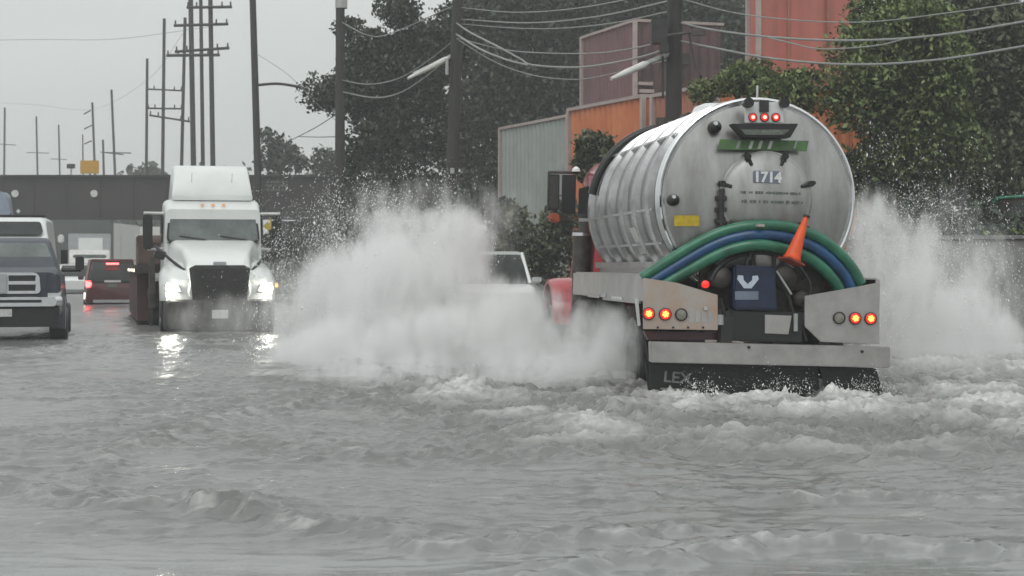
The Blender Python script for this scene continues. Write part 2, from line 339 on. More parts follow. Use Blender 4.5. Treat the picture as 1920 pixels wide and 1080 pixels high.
tag(fast_mesh('water', np.concatenate(C_), np.concatenate(Q_), [('foam', 'POINT', np.concatenate(Fo)), ('aerated', 'POINT', np.concatenate(Ae))], wm), kind='structure')

# ------------------------------------------------------------------ wheels
def wheel(parent, x, y, z, r=.5, w_=.3, side=-1, rim='chrome'):
    a = (side, 0, 0)
    m = MB(); m.lathe((x, y, z), a, [(-w_/2, r*.55), (-w_/2, r*.9), (-w_*.4, r), (w_*.4, r), (w_/2, r*.92), (w_*.42, r*.6), (w_*.2, r*.56)], 28)
    o = m.build('wheel', M['rubber'], parent)
    k = MB(); k.lathe((x, y, z), a, [(w_*.05, r*.58), (w_*.40, r*.56), (w_*.30, r*.42), (w_*.15, r*.36), (w_*.45, r*.16), (w_*.5, .001)], 24)
    k.build('rim', M[rim], o); return o

# ================================================================== TANKER TRUCK
TY = R(6.6); T0 = Vector((2.70, 19.0, 0))
T = empty('tanker_truck', T0, TY, 'red cab vacuum tanker truck with ribbed silver tank ploughing through deep flood water', 'truck', ry=R(1.2))
def tl(px, py, ly):                                    # photo pixel -> truck-local point on the plane y=ly (helper for measuring)
    c, s = math.cos(TY), math.sin(TY); k = (px-960)/F
    # X = 2.70+lx c - ly s ; Y = 19+lx s+ly c ; X = kY
    lx = (k*(19.0+ly*c)-2.70+ly*s)/(c-k*s); Y = 19.0+lx*s+ly*c; z = CH+(HZ-py)/F*Y
    e = R(1.2); return (lx*math.cos(e)-z*math.sin(e), z*math.cos(e)+lx*math.sin(e))   # undo the list of the body
def tp(px, py, ly): a = tl(px, py, ly); return Vector((a[0], ly, a[1]))
tcx, tcz = tl(1424, 372, .15); TR = 1.04; TL0, TL1 = .25, 5.15
m = MB(); prof = [(TL0-.01, TR-.012), (TL0+.03, TR)]
for i, yy in enumerate(np.linspace(.75, 4.75, 6)):
    prof += [(yy-.125, TR), (yy-.12, TR-.012), (yy-.105, TR+.01), (yy-.08, TR+.055), (yy+.08, TR+.055), (yy+.105, TR+.01), (yy+.12, TR-.012), (yy+.125, TR)]
prof += [(TL1-.04, TR), (TL1, TR-.02), (TL1+.12, TR*.8), (TL1+.2, TR*.4), (TL1+.22, .01)]
m.lathe((tcx, 0, tcz), (0, 1, 0), prof, 72)
tank = m.build('tank', M['alu'], T)
m = MB(); m.lathe((tcx, 0, tcz), (0, 1, 0), [(TL0-.13+.13*(r/TR)**2.2, r) for r in np.linspace(.001, TR-.02, 14)]+[(TL0+.02, TR-.02)], 72)
m.build('rear_head', M['alu_head'], T)
for yy, rad in ((.27, .026), (.40, .022)):
    m = MB(); m.tube([(tcx+(TR+.012)*math.cos(t), yy, tcz+(TR+.012)*math.sin(t)) for t in np.linspace(0, 2*math.pi, 73)], rad, 8, False); m.build('ring_band', M['chrome'], tank)
# longitudinal strips and plates on the tank side
for a0, a1, y0, y1 in ((140, 142, .5, 4.9), (186, 187.5, .5, 4.9), (206, 207.5, .5, 4.9)):
    m = MB(); rings = []
    for y in (y0, y1): rings.append([Vector((tcx+(TR+d)*math.cos(R(a)), y, tcz+(TR+d)*math.sin(R(a)))) for a, d in ((a0, .0), (a0, .05), (a1, .05), (a1, 0))])
    m.loft(rings); m.build('side_strip', M['alu'], tank)
m = MB(); p_ = []
for a in (196, 214):
    for y in (1.85, 2.2): p_.append((tcx+(TR+.02)*math.cos(R(a)), y, tcz+(TR+.02)*math.sin(R(a))))
m.add(p_, [(0, 1, 3, 2)]); m.build('placard', M['offwhite'], tank)
# top of tank: lid dome, fittings, hose
def lid(ly, r, h, mname, nm):
    m = MB(); m.lathe((tcx-.02, ly, tcz+TR-.03), (0, 0, 1), [(0, r*1.05), (.07, r*1.05), (.08, r), (.08+h*.6, r*.85), (.08+h, r*.4), (.08+h*1.05, .01)], 28); return m.build(nm, M[mname], tank)
lid(2.4, .24, .11, 'white', 'manhole_lid'); lid(4.1, .20, .05, 'alu', 'vent_cap')
m = MB(); m.box((tcx-.05, 3.5, tcz+TR+.06), (.16, .5, .14)); m.build('top_box', M['grime'], tank, .01); m = MB(); m.cyl((tcx-.2, 4.5, tcz+TR-.05), (tcx-.2, 4.5, tcz+TR+.16), .08); m.build('top_valve', M['grime'], tank, .01)
m = MB(); m.tube([(tcx+(TR+.06)*math.cos(R(a)), 4.55, tcz+(TR+.06)*math.sin(R(a))) for a in range(90, 172, 5)], .055, 10); m.build('vacuum_hose', M['rubber'], T)
m = MB(); a = tp(1421, 160, .3); m.cyl((a.x, .32, tcz+TR-.01), (a.x, .32, a.z), .012, n=8); m.build('whip_rod', M['offwhite'], T)
# rear head fittings
HY = TL0-.13
def hy(px, py):                                         # y of the domed head at a pixel
    x, z = tl(px, py, .15); r = math.hypot(x-tcx, z-tcz); return TL0-.13+.13*min(1, r/TR)**2.2
dc = tl(1435, 372, .1)
m = MB(); m.lathe((dc[0], HY, dc[1]), (0, -1, 0), [(-.03, .50), (.035, .50), (.05, .485), (.05, .46), (.06, .44), (.10, .25), (.11, .01)], 48); door = m.build('rear_door', M['alu_head'], T)
for px, py in ((1400, 294), (1470, 294), (1353, 345), (1518, 345), (1356, 425), (1510, 430)):
    x, z = tl(px, py, .1); m = MB(); v = Vector((x-dc[0], 0, z-dc[1])).normalized()
    m.cyl((x, HY+.04, z), (x, HY-.10, z), .034, n=10); m.cyl((x-v.x*.10, HY-.07, z-v.z*.10), (x+v.x*.05, HY-.07, z+v.z*.05), .02, n=8); m.build('door_clamp', M['black'], door)
    if py < 300: mm = MB(); mm.prism([(x-.02, z), (x+.02, z), (x+.012, z-.16), (x-.008, z-.18)], HY-.062, HY-.058); mm.build('rust_stain', M['rust'] if 'rust' in M else M['grime'], door)
m = MB()
for z_ in (.0, -.12, -.24): x, z = tl(1350, 372, .1); m.box((x, HY-.05, z+z_), (.10, .13, .05))
m.cyl((x, HY-.09, z+.1), (x, HY-.09, z-.42), .03); m.build('door_hinge', M['dark'], door, .006)
for body, px, py, sz, mt, sx in (('1714', 1434, 334, .15, 'white', .95),):
    x, z = tl(px, py, HY); m = MB(); m.prism([(x-.15, z-.055), (x+.14, z-.055), (x+.14, z+.07), (x-.15, z+.07)], HY-.118, HY-.114); m.build('number_panel', M['lblue_d'] if 'lblue_d' in M else M['bluegrey'], door)  # flat blue-grey panel backing the number
    text(body, sz, 'number', M[mt], door, (x, HY-.121, z), bold=.006)
random.seed(3)
for py, hgt, x0, x1, mt in ((361, .03, 1384, 1500, 'decal_grey'), (378, .035, 1386, 1496, 'decal_grey')):
    m = MB(); x = tl(x0, py, HY)[0]; xe = tl(x1, py, HY)[0]; z = tl(x0, py, HY)[1]
    while x < xe:
        ww = random.uniform(.012, .035); m.box((x+ww/2, HY-.112, z), (ww, .004, hgt*random.uniform(.6, 1))); x += ww+random.choice((.006, .008, .03))
    m.build('small_lettering', M[mt], door)
def plateprism(pix, y0, y1, nm, mt, par, bev=0):
    m = MB(); m.prism([tl(px, py, (y0+y1)/2) for px, py in pix], y0, y1); return m.build(nm, M[mt], par, bev, smooth=bool(bev))
y_ = .06
gb = plateprism([(1350, 261), (1516, 264), (1512, 284), (1345, 280)], y_-.01, y_, 'green_banner', 'green_band', T)
for a, b2, c in ((1382, 1388, 'green'), (1406, 1412, 'w'), (1423, 1429, 'w'), (1442, 1448, 'w'), (1490, 1494, 'green')):
    plateprism([(a+2, 264), (b2+2, 264), (b2-3, 279), (a-3, 279)], y_-.014, y_-.0101, 'banner_stroke', 'offwhite' if c == 'w' else 'clad_grey', gb)
# dark hood with pale lip, lamp bar
plateprism([(1369, 233), (1493, 233), (1478, 259), (1392, 259)], -.10, .08, 'spray_hood', 'black', T, .006)
plateprism([(1388, 243), (1480, 243), (1470, 253), (1398, 253)], -.115, -.101, 'hood_lip', 'decal_grey', T)
lb = plateprism([(1397, 192), (1468, 192), (1468, 231), (1397, 231)], .0, .06, 'lamp_bracket', 'white', T, .006)
plateprism([(1424, 188), (1441, 188), (1441, 210), (1424, 210)], -.03, -.001, 'beacon', 'dark', lb)
def lamp(px, py, ly, r, par, lit=True, core='red_core', petals=0):
    x, z = tl(px, py, ly); m = MB(); m.lathe((x, ly, z), (0, -1, 0), [(0, r*1.22), (.02, r*1.22), (.025, r*1.02), (.012, r)], 24); o = m.build('tail_lamp', M['black'] if not lit else M['dark'], par)
    m = MB(); m.lathe((x, ly, z), (0, -1, 0), [(.0, r), (.016, r), (.022, r*.6), (.024, .001)], 24); m.build('lens', M['red_ring'] if lit else M['lens_off'], o)
    if lit:
        m = MB()
        if petals:
            m.cyl((x, ly-.02, z), (x, ly-.032, z), r*.34, n=12)
            for k in range(petals):
                t = 2*math.pi*k/petals+.3; m.cyl((x+r*.42*math.cos(t), ly-.02, z+r*.42*math.sin(t)), (x+r*.42*math.cos(t), ly-.031, z+r*.42*math.sin(t)), r*.24, n=10)
        else: m.cyl((x, ly-.02, z), (x, ly-.03, z), r*.5, n=12)
        m.build('diodes', M[core], o)
    return o
for px in (1411, 1433, 1454): lamp(px, 220, -.002, .038, lb, core='red_top')
for px in (1400, 1467):
    x, z = tl(px, 194, .02); m = MB(); m.cyl((x, .05, z), (x, -.08, z), .045, .055, 14); m.build('work_lamp', M['black'], lb)
for px, py, r in ((1341, 238, .065), (1263, 375, .06)):
    x, z = tl(px, py, .12); m = MB(); m.lathe((x, .2, z), (0, -1, 0), [(0, r), (.10, r), (.12, r*.8), (.15, r*.3), (.17, .01)], 18); o = m.build('gauge_port', M['dark'], T)
    m = MB(); m.cyl((x-.02, .04, z+.03), (x-.02, .0, z+.03), r*.35, n=10); m.build('port_knob', M['chrome'], o)
plateprism([(1264, 404), (1311, 404), (1311, 424), (1264, 424)], .09, .10, 'warning_sticker', 'yellow', T)
# frame, side trays, support rail
fz = tl(1240, 540, 0)[1]
m = MB()
for s in (-1, 1): m.box((s*.42, 4.6, .72), (.09, 9.2, .26))
for y in (.6, 2, 3.5, 5.2, 7): m.box((0, y, .72), (.8, .12, .2))
m.build('chassis_frame', M['dark'], T)
for s in (-1, 1):
    m = MB(); m.box((s*(1.22), 2.98, 1.045), (.05, 5.5, .29)); m.box((s*1.02, 2.98, 1.195), (.38, 5.5, .02)); m.box((s*1.247, 2.0, .885), (.03, 2.4, .03)); m.build('side_tray', M['alu_plate'], T, .006)
    m = MB(); m.box((tcx+s*.86, 2.9, 1.30), (.14, 4.5, .07)); m.box((tcx+s*.84, 2.9, 1.20), (.05, 4.5, .14)); m.build('tank_rail', M['alu'], T, .005)
    for y in (.7, 2.2, 3.7, 5.0): m = MB(); m.box((tcx+s*.55, y, 1.12), (.6, .1, .34)); m.build('tank_saddle', M['dark'], T)
m = MB(); m.box((-1.255, 3.1, .93), (.02, .25, .05)); m.box((-1.25, 2.2, .91), (.02, .7, .035)); m.box((-1.25, 3.9, .905), (.02, .9, .035)); m.build('chrome_strip', M['chrome'], T)
# rear corner panels
M['panel_reflection'] = mat('painted_reflection_plate', (.42, .40, .38), .36, .5, .12, 2.3, .03, blotch_col=(.45, .27, .16))  # orange reflection painted into the plate colour as soft blotches
lp = plateprism([(1206, 521), (1268, 530), (1345, 553), (1345, 619), (1206, 617)], -.15, -.11, 'corner_panel', 'panel_reflection', T, .004)
rp = plateprism([(1508, 555), (1560, 546), (1648, 530), (1648, 645), (1538, 641), (1508, 612)], -.15, -.11, 'corner_panel', 'alu_plate', T, .004)
for px, lit in ((1216, 1), (1247, 1), (1277, 0)): lamp(px, 588+(px-1216)*.03, -.151, .054, lp, lit, petals=6)
for px, lit in ((1573, 0), (1603, 1), (1632, 1)): lamp(px, 596+(px-1573)*.02, -.151, .054, rp, lit, petals=6)
m = MB(); x, z = tl(1322, 578, -.15); m.box((x, -.165, z), (.04, .03, .035)); m.build('latch', M['chrome'], lp, .004)
for k in range(4): plateprism([(1292+k*12, 584), (1300+k*12, 584), (1300+k*12, 604), (1292+k*12, 604)], -.1545, -.151, 'reflector_patch', 'steel_pale', lp)
for px in (1233, 1262, 1290, 1318):
    x, z = tl(px, 614, -.15); m = MB(); m.cyl((x, -.15, z), (x, -.165, z), .012, n=8); m.build('bolt', M['dark'], lp)
plateprism([(1206, 621), (1345, 623), (1345, 637), (1214, 637)], .05, .12, 'panel_skirt', 'maroonp', T)
x, z = tl(1322, 533, -.05); m = MB(); m.lathe((x, -.05, z), (0, -1, 0), [(0, .04), (.03, .04), (.045, .02)], 14); m.build('marker_lamp', M['red_ring'], T)
bu = plateprism([(1218, 640), (1665, 650), (1664, 689), (1219, 679)], -.22, -.06, 'rear_bumper', 'alu_plate', T, .008)
for px, py in ((1403, 651), (1615, 659)):
    x, z = tl(px, py, -.2); m = MB(); m.cyl((x, -.22, z), (x, -.235, z), .016, n=8); m.build('bolt', M['dark'], bu)
m = MB(); m.box((0, .1, .78), (1.5, .35, .1)); m.box((-.5, -.02, .62), (.12, .2, .3)); m.box((.55, -.02, .62), (.12, .2, .3)); m.build('hitch_beam', M['dark'], T)
# mud flaps
lf = plateprism([(1207, 622), (1216, 683), (1216, 748), (1345, 752), (1345, 681), (1216, 681)], .0, .02, 'mud_flap', 'rubber', T)
m = MB(); a = [tl(p[0], p[1], .03) for p in ((1210, 680), (1532, 684), (1540, 760), (1217, 752))]; m.prism(a, .03, .05); m.build('flap_curtain', M['rubber'], T)
rf = plateprism([(1535, 686), (1642, 690), (1655, 738), (1620, 745), (1552, 752)], .0, .02, 'mud_flap', 'rubber', T)
x, z = tl(1270, 709, -.003); text('LEX', .16, 'flap_lettering', M['flap_mark'], lf, (x, -.006, z), rot=(R(90), R(4), 0), bold=.003, sx=1.1)
m = MB(); x, z = tl(1268, 730, 0); m.box((x, -.006, z), (.34, .004, .018), (0, R(2), 0)); m.box((x-.02, -.006, z-.04), (.3, .004, .014), (0, R(2), 0)); m.build('flap_underline', M['flap_mark'], lf)
m = MB(); a = [tl(p[0], p[1], .0) for p in ((1192, 560), (1198, 560), (1203, 610), (1198, 612))]; m.prism(a, .05, .07); m.build('reflective_edge', M['white'], T)
# rear equipment bay
plateprism([(1372, 497), (1448, 500), (1452, 582), (1370, 580)], -.12, .12, 'pump_cover', 'blue', T, .02)
pc = bpy.context.scene.objects['pump_cover']
m = MB(); x, z = tl(1402, 527, -.125); yy = -.125
for s in (-1, 1):
    m.prism([(x, z-.075), (x+s*.04, z-.075), (x+s*.115, z+.02), (x+s*.105, z+.06), (x+s*.05, z+.055), (x+s*.045, z+.01), (x, z-.03)], yy-.004, yy)
m.build('chevron_emblem', M['lblue'], pc)
plateprism([(1378, 546), (1422, 546), (1422, 562), (1378, 562)], -.124, -.1205, 'faded_lettering', 'bluegrey', pc)
plateprism([(1366, 583), (1500, 586), (1498, 642), (1366, 638)], -.10, .15, 'battery_box', 'black', T, .01)
plateprism([(1434, 590), (1484, 592), (1478, 627), (1434, 625)], -.118, -.101, 'data_plate', 'alu_plate', T, .003)
m = MB(); m.box((tl(1440, 0, .2)[0], .25, 1.05), (1.35, .1, .9)); m.build('bay_back', M['grime'], T)
for px, py, r in ((1350, 520, .12), (1470, 520, .13), (1352, 590, .06), (1500, 560, .09)):
    m = MB(); x, z = tl(px, py, .05); m.lathe((x, .15, z), (0, -1, 0), [(0, r), (.15, r), (.18, r*.8), (.2, r*.3), (.21, .01)], 18); m.build('pump_housing', M['grime'], T)
m = MB(); x, z = tl(1437, 480, .03); m.lathe((x, .15, z), (0, -1, 0), [(0, .17), (.12, .17), (.15, .13), (.16, .01)], 24); m.build('outlet_cap', M['alu_plate'], T)
for pts in ([(1455, 505), (1468, 535), (1480, 560), (1490, 600)], [(1350, 560), (1358, 590), (1356, 630)], [(1410, 470), (1402, 490), (1400, 505)], [(1500, 500), (1520, 540), (1505, 600), (1512, 640)]):
    m = MB(); m.tube(spline([tp(a, b2, -.08) for a, b2 in pts]), .018, 8); m.build('small_hose', M['rubber'], T)
for a_, b_, r_ in (((1350, 590), (1350, 609), .04), ((1492, 588), (1492, 621), .025), ((1456, 508), (1484, 552), .012)): m = MB(); m.cyl(tp(*a_, -.12), tp(*b_, -.12), r_); m.build('valve_handle', M['steel_pale'], T)
# suction hoses over the bay
outer = [(1204, 522), (1262, 484), (1322, 449), (1372, 430), (1425, 423), (1480, 427), (1530, 444), (1568, 470), (1598, 503), (1614, 533)]
cx_, cy_ = 1420, 640
for k, (mt, dep, rad) in enumerate((('hose_g', -.12, .06), ('hose_t', .0, .055), ('hose_b', -.13, .06), ('hose_g', -.05, .06), ('hose_g', -.15, .062))):
    sc = (0, 7, 17, 29, 36)[k]; pts = []
    for i, (a, b2) in enumerate(outer):
        d = math.hypot(a-cx_, b2-cy_); f_ = (d-sc*(1 if a < 1450 else 1.15))/d; pts.append(tp(cx_+(a-cx_)*f_, cy_+(b2-cy_)*f_, dep+.18*abs(a-1420)/200))
    m = MB(); sp = spline(pts, 12); rads = [rad*(1.035 if i % 2 else .965) for i in range(len(sp))]; m.tube(sp, rads, 12); m.build('suction_hose', M[mt], T)
m = MB(); m.box(tp(1424, 423, -.18), (.08, .13, .03)); m.build('hose_tie', M['trim'], T, .004)
m = MB()
for px in (1412, 1452): m.tube([tp(px, 520, -.02), tp(px, 480, -.03), tp(px-2, 430, .08)], .02)
arc = [tp(1422+90*math.cos(R(a)), 540-68*math.sin(R(a)), -.02) for a in range(15, 170, 9)]; m.tube(arc, .03, 8); m.build('hose_rack', M['black'], T)
# cab
m = MB(); rings = []
for y, hw, z1 in ((5.75, .90, 2.62), (5.8, .97, 2.7), (6.6, .97, 2.74), (7.35, .95, 2.66), (7.45, .93, 2.55)): rings.append(rr(hw, .75, z1, y, .14, hwt=hw-.07))
m.loft(rings); cab = m.build('cab', M['red'], T)
for s in (-1, 1): m = MB(); m.box((s*.965, 6.75, 2.1), (.03, .8, .6)); m.build('side_window', M['glass'], cab, .01)
m = MB(); m.box((0, 5.735, 2.15), (1.2, .02, .5)); m.build('rear_window', M['glass'], cab, .01)
m = MB(); m.loft([rr(.88, .7, 1.75, 7.46, .2), rr(.84, .65, 1.62, 8.6, .25), rr(.72, .62, 1.45, 9.6, .25), rr(.62, .65, 1.3, 9.8, .2)]); m.build('hood', M['red'], T)
for s in (-1, 1):
    rings = []
    for a in range(0, 181, 15):
        ca, sa = math.cos(R(a)), math.sin(R(a)); ro, ri = .66, .60; y0, z0 = 8.75, .42
        rings.append([Vector((s*.68, y0+ri*ca, z0+ri*sa)), Vector((s*1.18, y0+ri*ca, z0+ri*sa)), Vector((s*1.18, y0+ro*ca, z0+ro*sa)), Vector((s*1.05, y0+(ro+.03)*ca, z0+(ro+.03)*sa)), Vector((s*.68, y0+(ro+.05)*ca, z0+(ro+.05)*sa))])
    m = MB(); m.loft(rings); m.build('front_fender', M['red'], T)
    wheel(T, s*1.02, 8.75, .18, .52, .3, s)
    for y in (1.7, 3.05):
        wheel(T, s*1.05, y, .18, .52, .28, s, 'grime'); wheel(T, s*.72, y, .18, .52, .28, s, 'grime')
    m = MB(); m.lathe((s*.98, 4.55, .62), (0, 1, 0), [(0, .01), (0, .28), (.03, .3), (1.1, .3), (1.13, .28), (1.13, .01)], 28); m.build('fuel_tank', M['grime'], T)
m = MB(); m.cyl((-1.07, 6.15, .7), (-1.07, 6.15, 1.72), .125, n=20); m.cyl((-1.07, 6.15, 1.72), (-1.07, 6.15, 1.78), .135, n=20); m.cyl((-1.03, 6.15, 1.78), (-1.03, 6.15, 1.90), .09, n=18); m.build('air_cleaner', M['grime'], T)
m = MB(); m.cyl((-1.07, 6.15, 1.70), (-1.07, 6.15, 1.745), .14, n=20); m.box((-.95, 6.1, 1.92), (.36, .05, .05)); m.build('cleaner_band', M['chrome'], T)
m = MB(); m.box((-.88, 6.0, 1.42), (.16, .3, .66)); m.build('step_box', M['maroonp'], T, .01)
# mirrors
for s in (-1, 1):
    mr = MB(); mr.box((s*1.30, 7.45, 2.35), (.16, .09, .52)); mr.box((s*1.10, 7.3, 2.32), (.20, .05, .56)); o = mr.build('door_mirror', M['black'], T, .01)
    m = MB(); m.box((s*1.30, 7.402, 2.35), (.13, .006, .46)); m.build('mirror_glass', M['grille'], o)
    m = MB(); m.tube([(s*.92, 7.3, 2.64), (s*1.38, 7.45, 2.64)], .022); m.tube([(s*.95, 7.35, 1.9), (s*1.1, 7.4, 1.98), (s*1.22, 7.42, 2.06)], .025); m.tube([(s*1.38, 7.45, 2.64), (s*1.38, 7.45, 2.08)], .012); m.build('mirror_arm', M['grime'], o)
    m = MB(); m.lathe((s*1.0, 7.3, 2.65), (0, 0, 1), [(0, .06), (.04, .055), (.07, .02), (.075, .001)], 14); m.build('mirror_cap', M['white'], o)
    m = MB(); m.box((s*1.28, 7.45, 1.98), (.17, .12, .13), (0, R(20), 0)); m.build('turn_lamp', mat('turn_lens', (.42, .10, .05), .4), o, .03)
# cone
cb, ct = tp(1484, 488, -.30), tp(1511, 408, -.22)
Lc = (ct-cb).length; cn = empty('traffic_cone', T.matrix_basis @ cb, 0, 'orange traffic cone leaning on the green hoses of the tanker', 'traffic cone')
M['cone_dark'] = mat('cone_base_dirt', (.28, .04, .015), .6, 0, .3, 10)
m = MB(); ax = ct-cb; m.lathe((0, 0, 0), ax, [(.0, .001), (.0, .092), (.03, .095), (.035, .085), (Lc, .024), (Lc, .001)], 20); m.build('cone_body', M['orange'], cn)
m = MB(); q_ = ax.to_track_quat('Z', 'Y'); vs = [q_ @ Vector((x*.105, y*.105, z)) for z in (-.022, 0) for x, y in ((-1, -1), (1, -1), (1, 1), (-1, 1))]
m.add(vs, [(0, 1, 2, 3), (4, 5, 6, 7), (0, 1, 5, 4), (1, 2, 6, 5), (2, 3, 7, 6), (3, 0, 4, 7)]); m.build('cone_base', M['cone_dark'], cn)
m = MB(); e_ = ax.normalized(); m.cyl(e_*Lc, e_*(Lc+.02), .035, n=14); m.build('cone_tip', M['black'], cn)

# ================================================================== WHITE SEMI
SY = R(193)
def vlocal(V0, phi):
    c, s = math.cos(phi), math.sin(phi)
    def f(px, py, ly):                                  # pixel -> local (x, z) on plane y=ly
        k = (px-960)/F; lx = (k*(V0.y+ly*c)-V0.x+ly*s)/(c-k*s); Y = V0.y+lx*s+ly*c; return lx, CH+(HZ-py)/F*Y
    return f
S0 = at(412, 500, 36); S0.z = 0
S = empty('semi_truck', S0, SY, 'white day cab semi truck towing a flatbed toward camera with headlights on', 'truck')
# local: y=0 front, body toward -y ; x: +x is image left (rotated)
m = MB()
rings = [rr(1.02, .95, 2.50, -2.05, .12, hwt=.98), rr(1.05, .9, 2.70, -2.35, .14, hwt=.99), rr(1.05, .9, 2.74, -3.3, .14, hwt=1.0), rr(1.03, .9, 2.7, -3.6, .1, hwt=.98)]
m.loft(rings); scab = m.build('cab', M['white'], S)
m = MB(); m.loft([rr(.84, 2.70, 2.82, -2.30, .05, hwt=.84), rr(.83, 2.68, 3.3, -2.62, .07, hwt=.79), rr(.85, 2.68, 3.46, -2.95, .07, hwt=.79), rr(.86, 2.68, 3.48, -3.55, .07, hwt=.80)]); m.build('roof_fairing', M['white'], S)
def scr(y0, y1, hw0, hw1, z0, z1, r, nm, mt, par, n=5, th=.03):
    m = MB(); pts = rr(hw0, z0, z1, 0, r, n, hwt=hw1); ring = [Vector((p.x, y0+(y1-y0)*(p.z-z0)/(z1-z0), p.z)) for p in pts]
    m.loft([[p+Vector((0, -th, 0)) for p in ring], ring]); return m.build(nm, M[mt], par)
scr(-1.97, -2.10, .96, .92, 1.80, 2.47, .1, 'window_gasket', 'black', scab); ws = scr(-1.95, -2.08, .92, .88, 1.84, 2.43, .09, 'windscreen', 'glass_l', scab)
for k in (-.7, .15): m = MB(); m.tube([(k, -1.93, 1.86), (k+.55, -1.96, 1.94)], .012); m.build('wiper', M['black'], scab)
for k in (-.22, 0, .22): m = MB(); m.box((k, -2.12, 2.60), (.07, .05, .03)); m.build('roof_marker', M['amber'], scab)
for s in (-1, 1): m = MB(); m.box((s*1.04, -2.8, 2.1), (.03, .8, .6)); m.build('side_window', M['glass'], scab)
for x in (-.42, .42): m = MB(); m.box((x, -2.50, 3.06), (.006, .012, .5), (R(-32), 0, 0)); m.build('panel_seam', M['dark'], scab)
m = MB(); m.box((0, -2.0, 1.80), (1.9, .03, .02)); m.build('cowl_gap', M['black'], scab)
# hood
m = MB(); rings = []
for y, hw, z1, hwt in ((-2.0, .98, 1.86, .90), (-1.2, .92, 1.72, .74), (-.5, .80, 1.52, .64), (-.12, .66, 1.36, .58), (-.02, .60, 1.26, .52)): rings.append(rr(hw, .66, z1, y, .14, hwt=hwt))
m.loft(rings); m.build('hood', M['white'], S)
for s in (-1, 1):
    rings = []
    for y, xi, xo, zt in ((-2.0, .7, 1.02, 1.30), (-1.5, .7, 1.12, 1.40), (-.8, .62, 1.15, 1.30), (-.3, .56, 1.12, 1.12), (-.08, .52, 1.04, .98)):
        rings.append([Vector((s*xi, y, .62)), Vector((s*xo, y, .62)), Vector((s*(xo+.01), y, zt-.22)), Vector((s*(xo-.10), y, zt-.04)), Vector((s*(xo-.25), y, zt+.03)), Vector((s*xi, y, zt+.1))])
    m = MB(); m.loft(rings); m.build('front_fender', M['white'], S)
    m = MB(); m.loft([[Vector((s*x, y, z)) for x, y, z in ((.72, -.06, .78), (1.06, -.10, .80), (1.07, -.16, 1.0), (.80, -.10, .98))], [Vector((s*x, y, z)) for x, y, z in ((.74, -.03, .80), (1.04, -.07, .82), (1.04, -.12, .97), (.82, -.07, .95))]]); hl = m.build('headlight', M['silver'], S)
    m = MB(); m.lathe((s*.97, -.05, .88), (s*.15, 1, 0), [(0, .075), (.03, .075), (.045, .05), (.05, .001)], 16); m.build('bulb', M['head'], hl)
    if s < 0: m = MB(); m.cyl((s*1.12, -.2, .93), (s*1.17, -.2, .93), .05, n=10); m.build('side_marker', M['amber'], hl)
    # mirrors
    m = MB(); m.box((s*1.34, -2.25, 2.02), (.20, .16, .72)); o = m.build('door_mirror', M['black'], S, .03); m = MB(); m.tube([(s*1.0, -2.3, 2.42), (s*1.42, -2.25, 2.42)], .03); m.tube([(s*1.0, -2.3, 1.68), (s*1.34, -2.25, 1.66)], .025); m.build('mirror_arm', M['offwhite'], o)
    m = MB(); m.loft([[Vector((s*x, y, z)) for x, y, z in ((1.05, -1.15, 1.42), (1.28, -1.15, 1.50), (1.22, -1.15, 1.66), (.98, -1.15, 1.60))], [Vector((s*x, y, z)) for x, y, z in ((1.05, -1.0, 1.44), (1.26, -1.0, 1.51), (1.2, -1.0, 1.64), (1.0, -1.0, 1.58))]]); o = m.build('fender_mirror', M['black'], S, .02)
    m = MB(); m.tube([(s*1.22, -1.2, 1.72), (s*.9, -.9, 1.42), (s*.66, -.4, 1.22)], .03); m.build('mirror_stalk', M['black'], o)
    wheel(S, s*.98, -1.2, .2, .5, .3, s); wheel(S, s*.98, -4.6, .2, .5, .5, s, 'grime'); wheel(S, s*.98, -5.9, .2, .5, .5, s, 'grime')
m = MB(); m.prism([(-.60, 1.27), (-.48, 1.33), (.48, 1.33), (.60, 1.27), (.53, .62), (-.53, .62)], -.03, .05); gr_ = m.build('grille', M['grille'], S, .01)
m = MB()
for k in range(13): m.box((0, .055, .70+k*.045), (1.0-.05*(12-k)/12, .012, .012))
m.build('grille_bars', M['dark'], gr_)
m = MB(); m.box((0, .02, 1.36), (.26, .08, .075)); m.build('badge', M['silver'], S, .015)
m = MB(); m.loft([rr(1.08, .02, .60, -.6, .1), rr(1.10, .02, .66, -.2, .1), rr(1.02, .04, .64, .04, .12), rr(.8, .06, .62, .12, .12)]); m.build('front_bumper', M['dark'], S)
m = MB(); m.box((0, .13, .36), (.32, .02, .17)); m.build('licence_plate', M['plate'], S, .005)
m = MB(); m.box((0, -6.5, .95), (.9, 7, .25)); m.build('chassis_frame', M['dark'], S)
m = MB(); m.box((.28, -10.5, 1.25), (2.56, 12.5, .18)); tr = m.build('flatbed', M['grime'], S)
m = MB(); m.box((1.32, -9.4, .62), (.35, 8.8, 1.05)); m.build('side_skirt', M['clad_plum'], tr)
m = MB(); m.box((1.2, -4.0, .95), (.12, .7, 1.1)); m.cyl((1.0, -3.95, .7), (1.0, -5.6, .7), .28); m.build('fuel_tank', M['grime'], S)
for y in (-14.0, -15.3):
    for s in (-1, 1): wheel(S, s*1.02, y, .2, .5, .5, s, 'grime')
m = MB()
for k in range(4): m.box((1.565, -4.6-k*2.2, 1.22), (.03, .14, .07))
m.build('side_marker', M['head_dim'], tr)
cg = empty('cargo_bundle', S.matrix_basis @ Vector((.75, -6.5, 1.34)), SY, 'brown strapped cargo bundle on the flatbed behind the white semi cab', 'cargo')
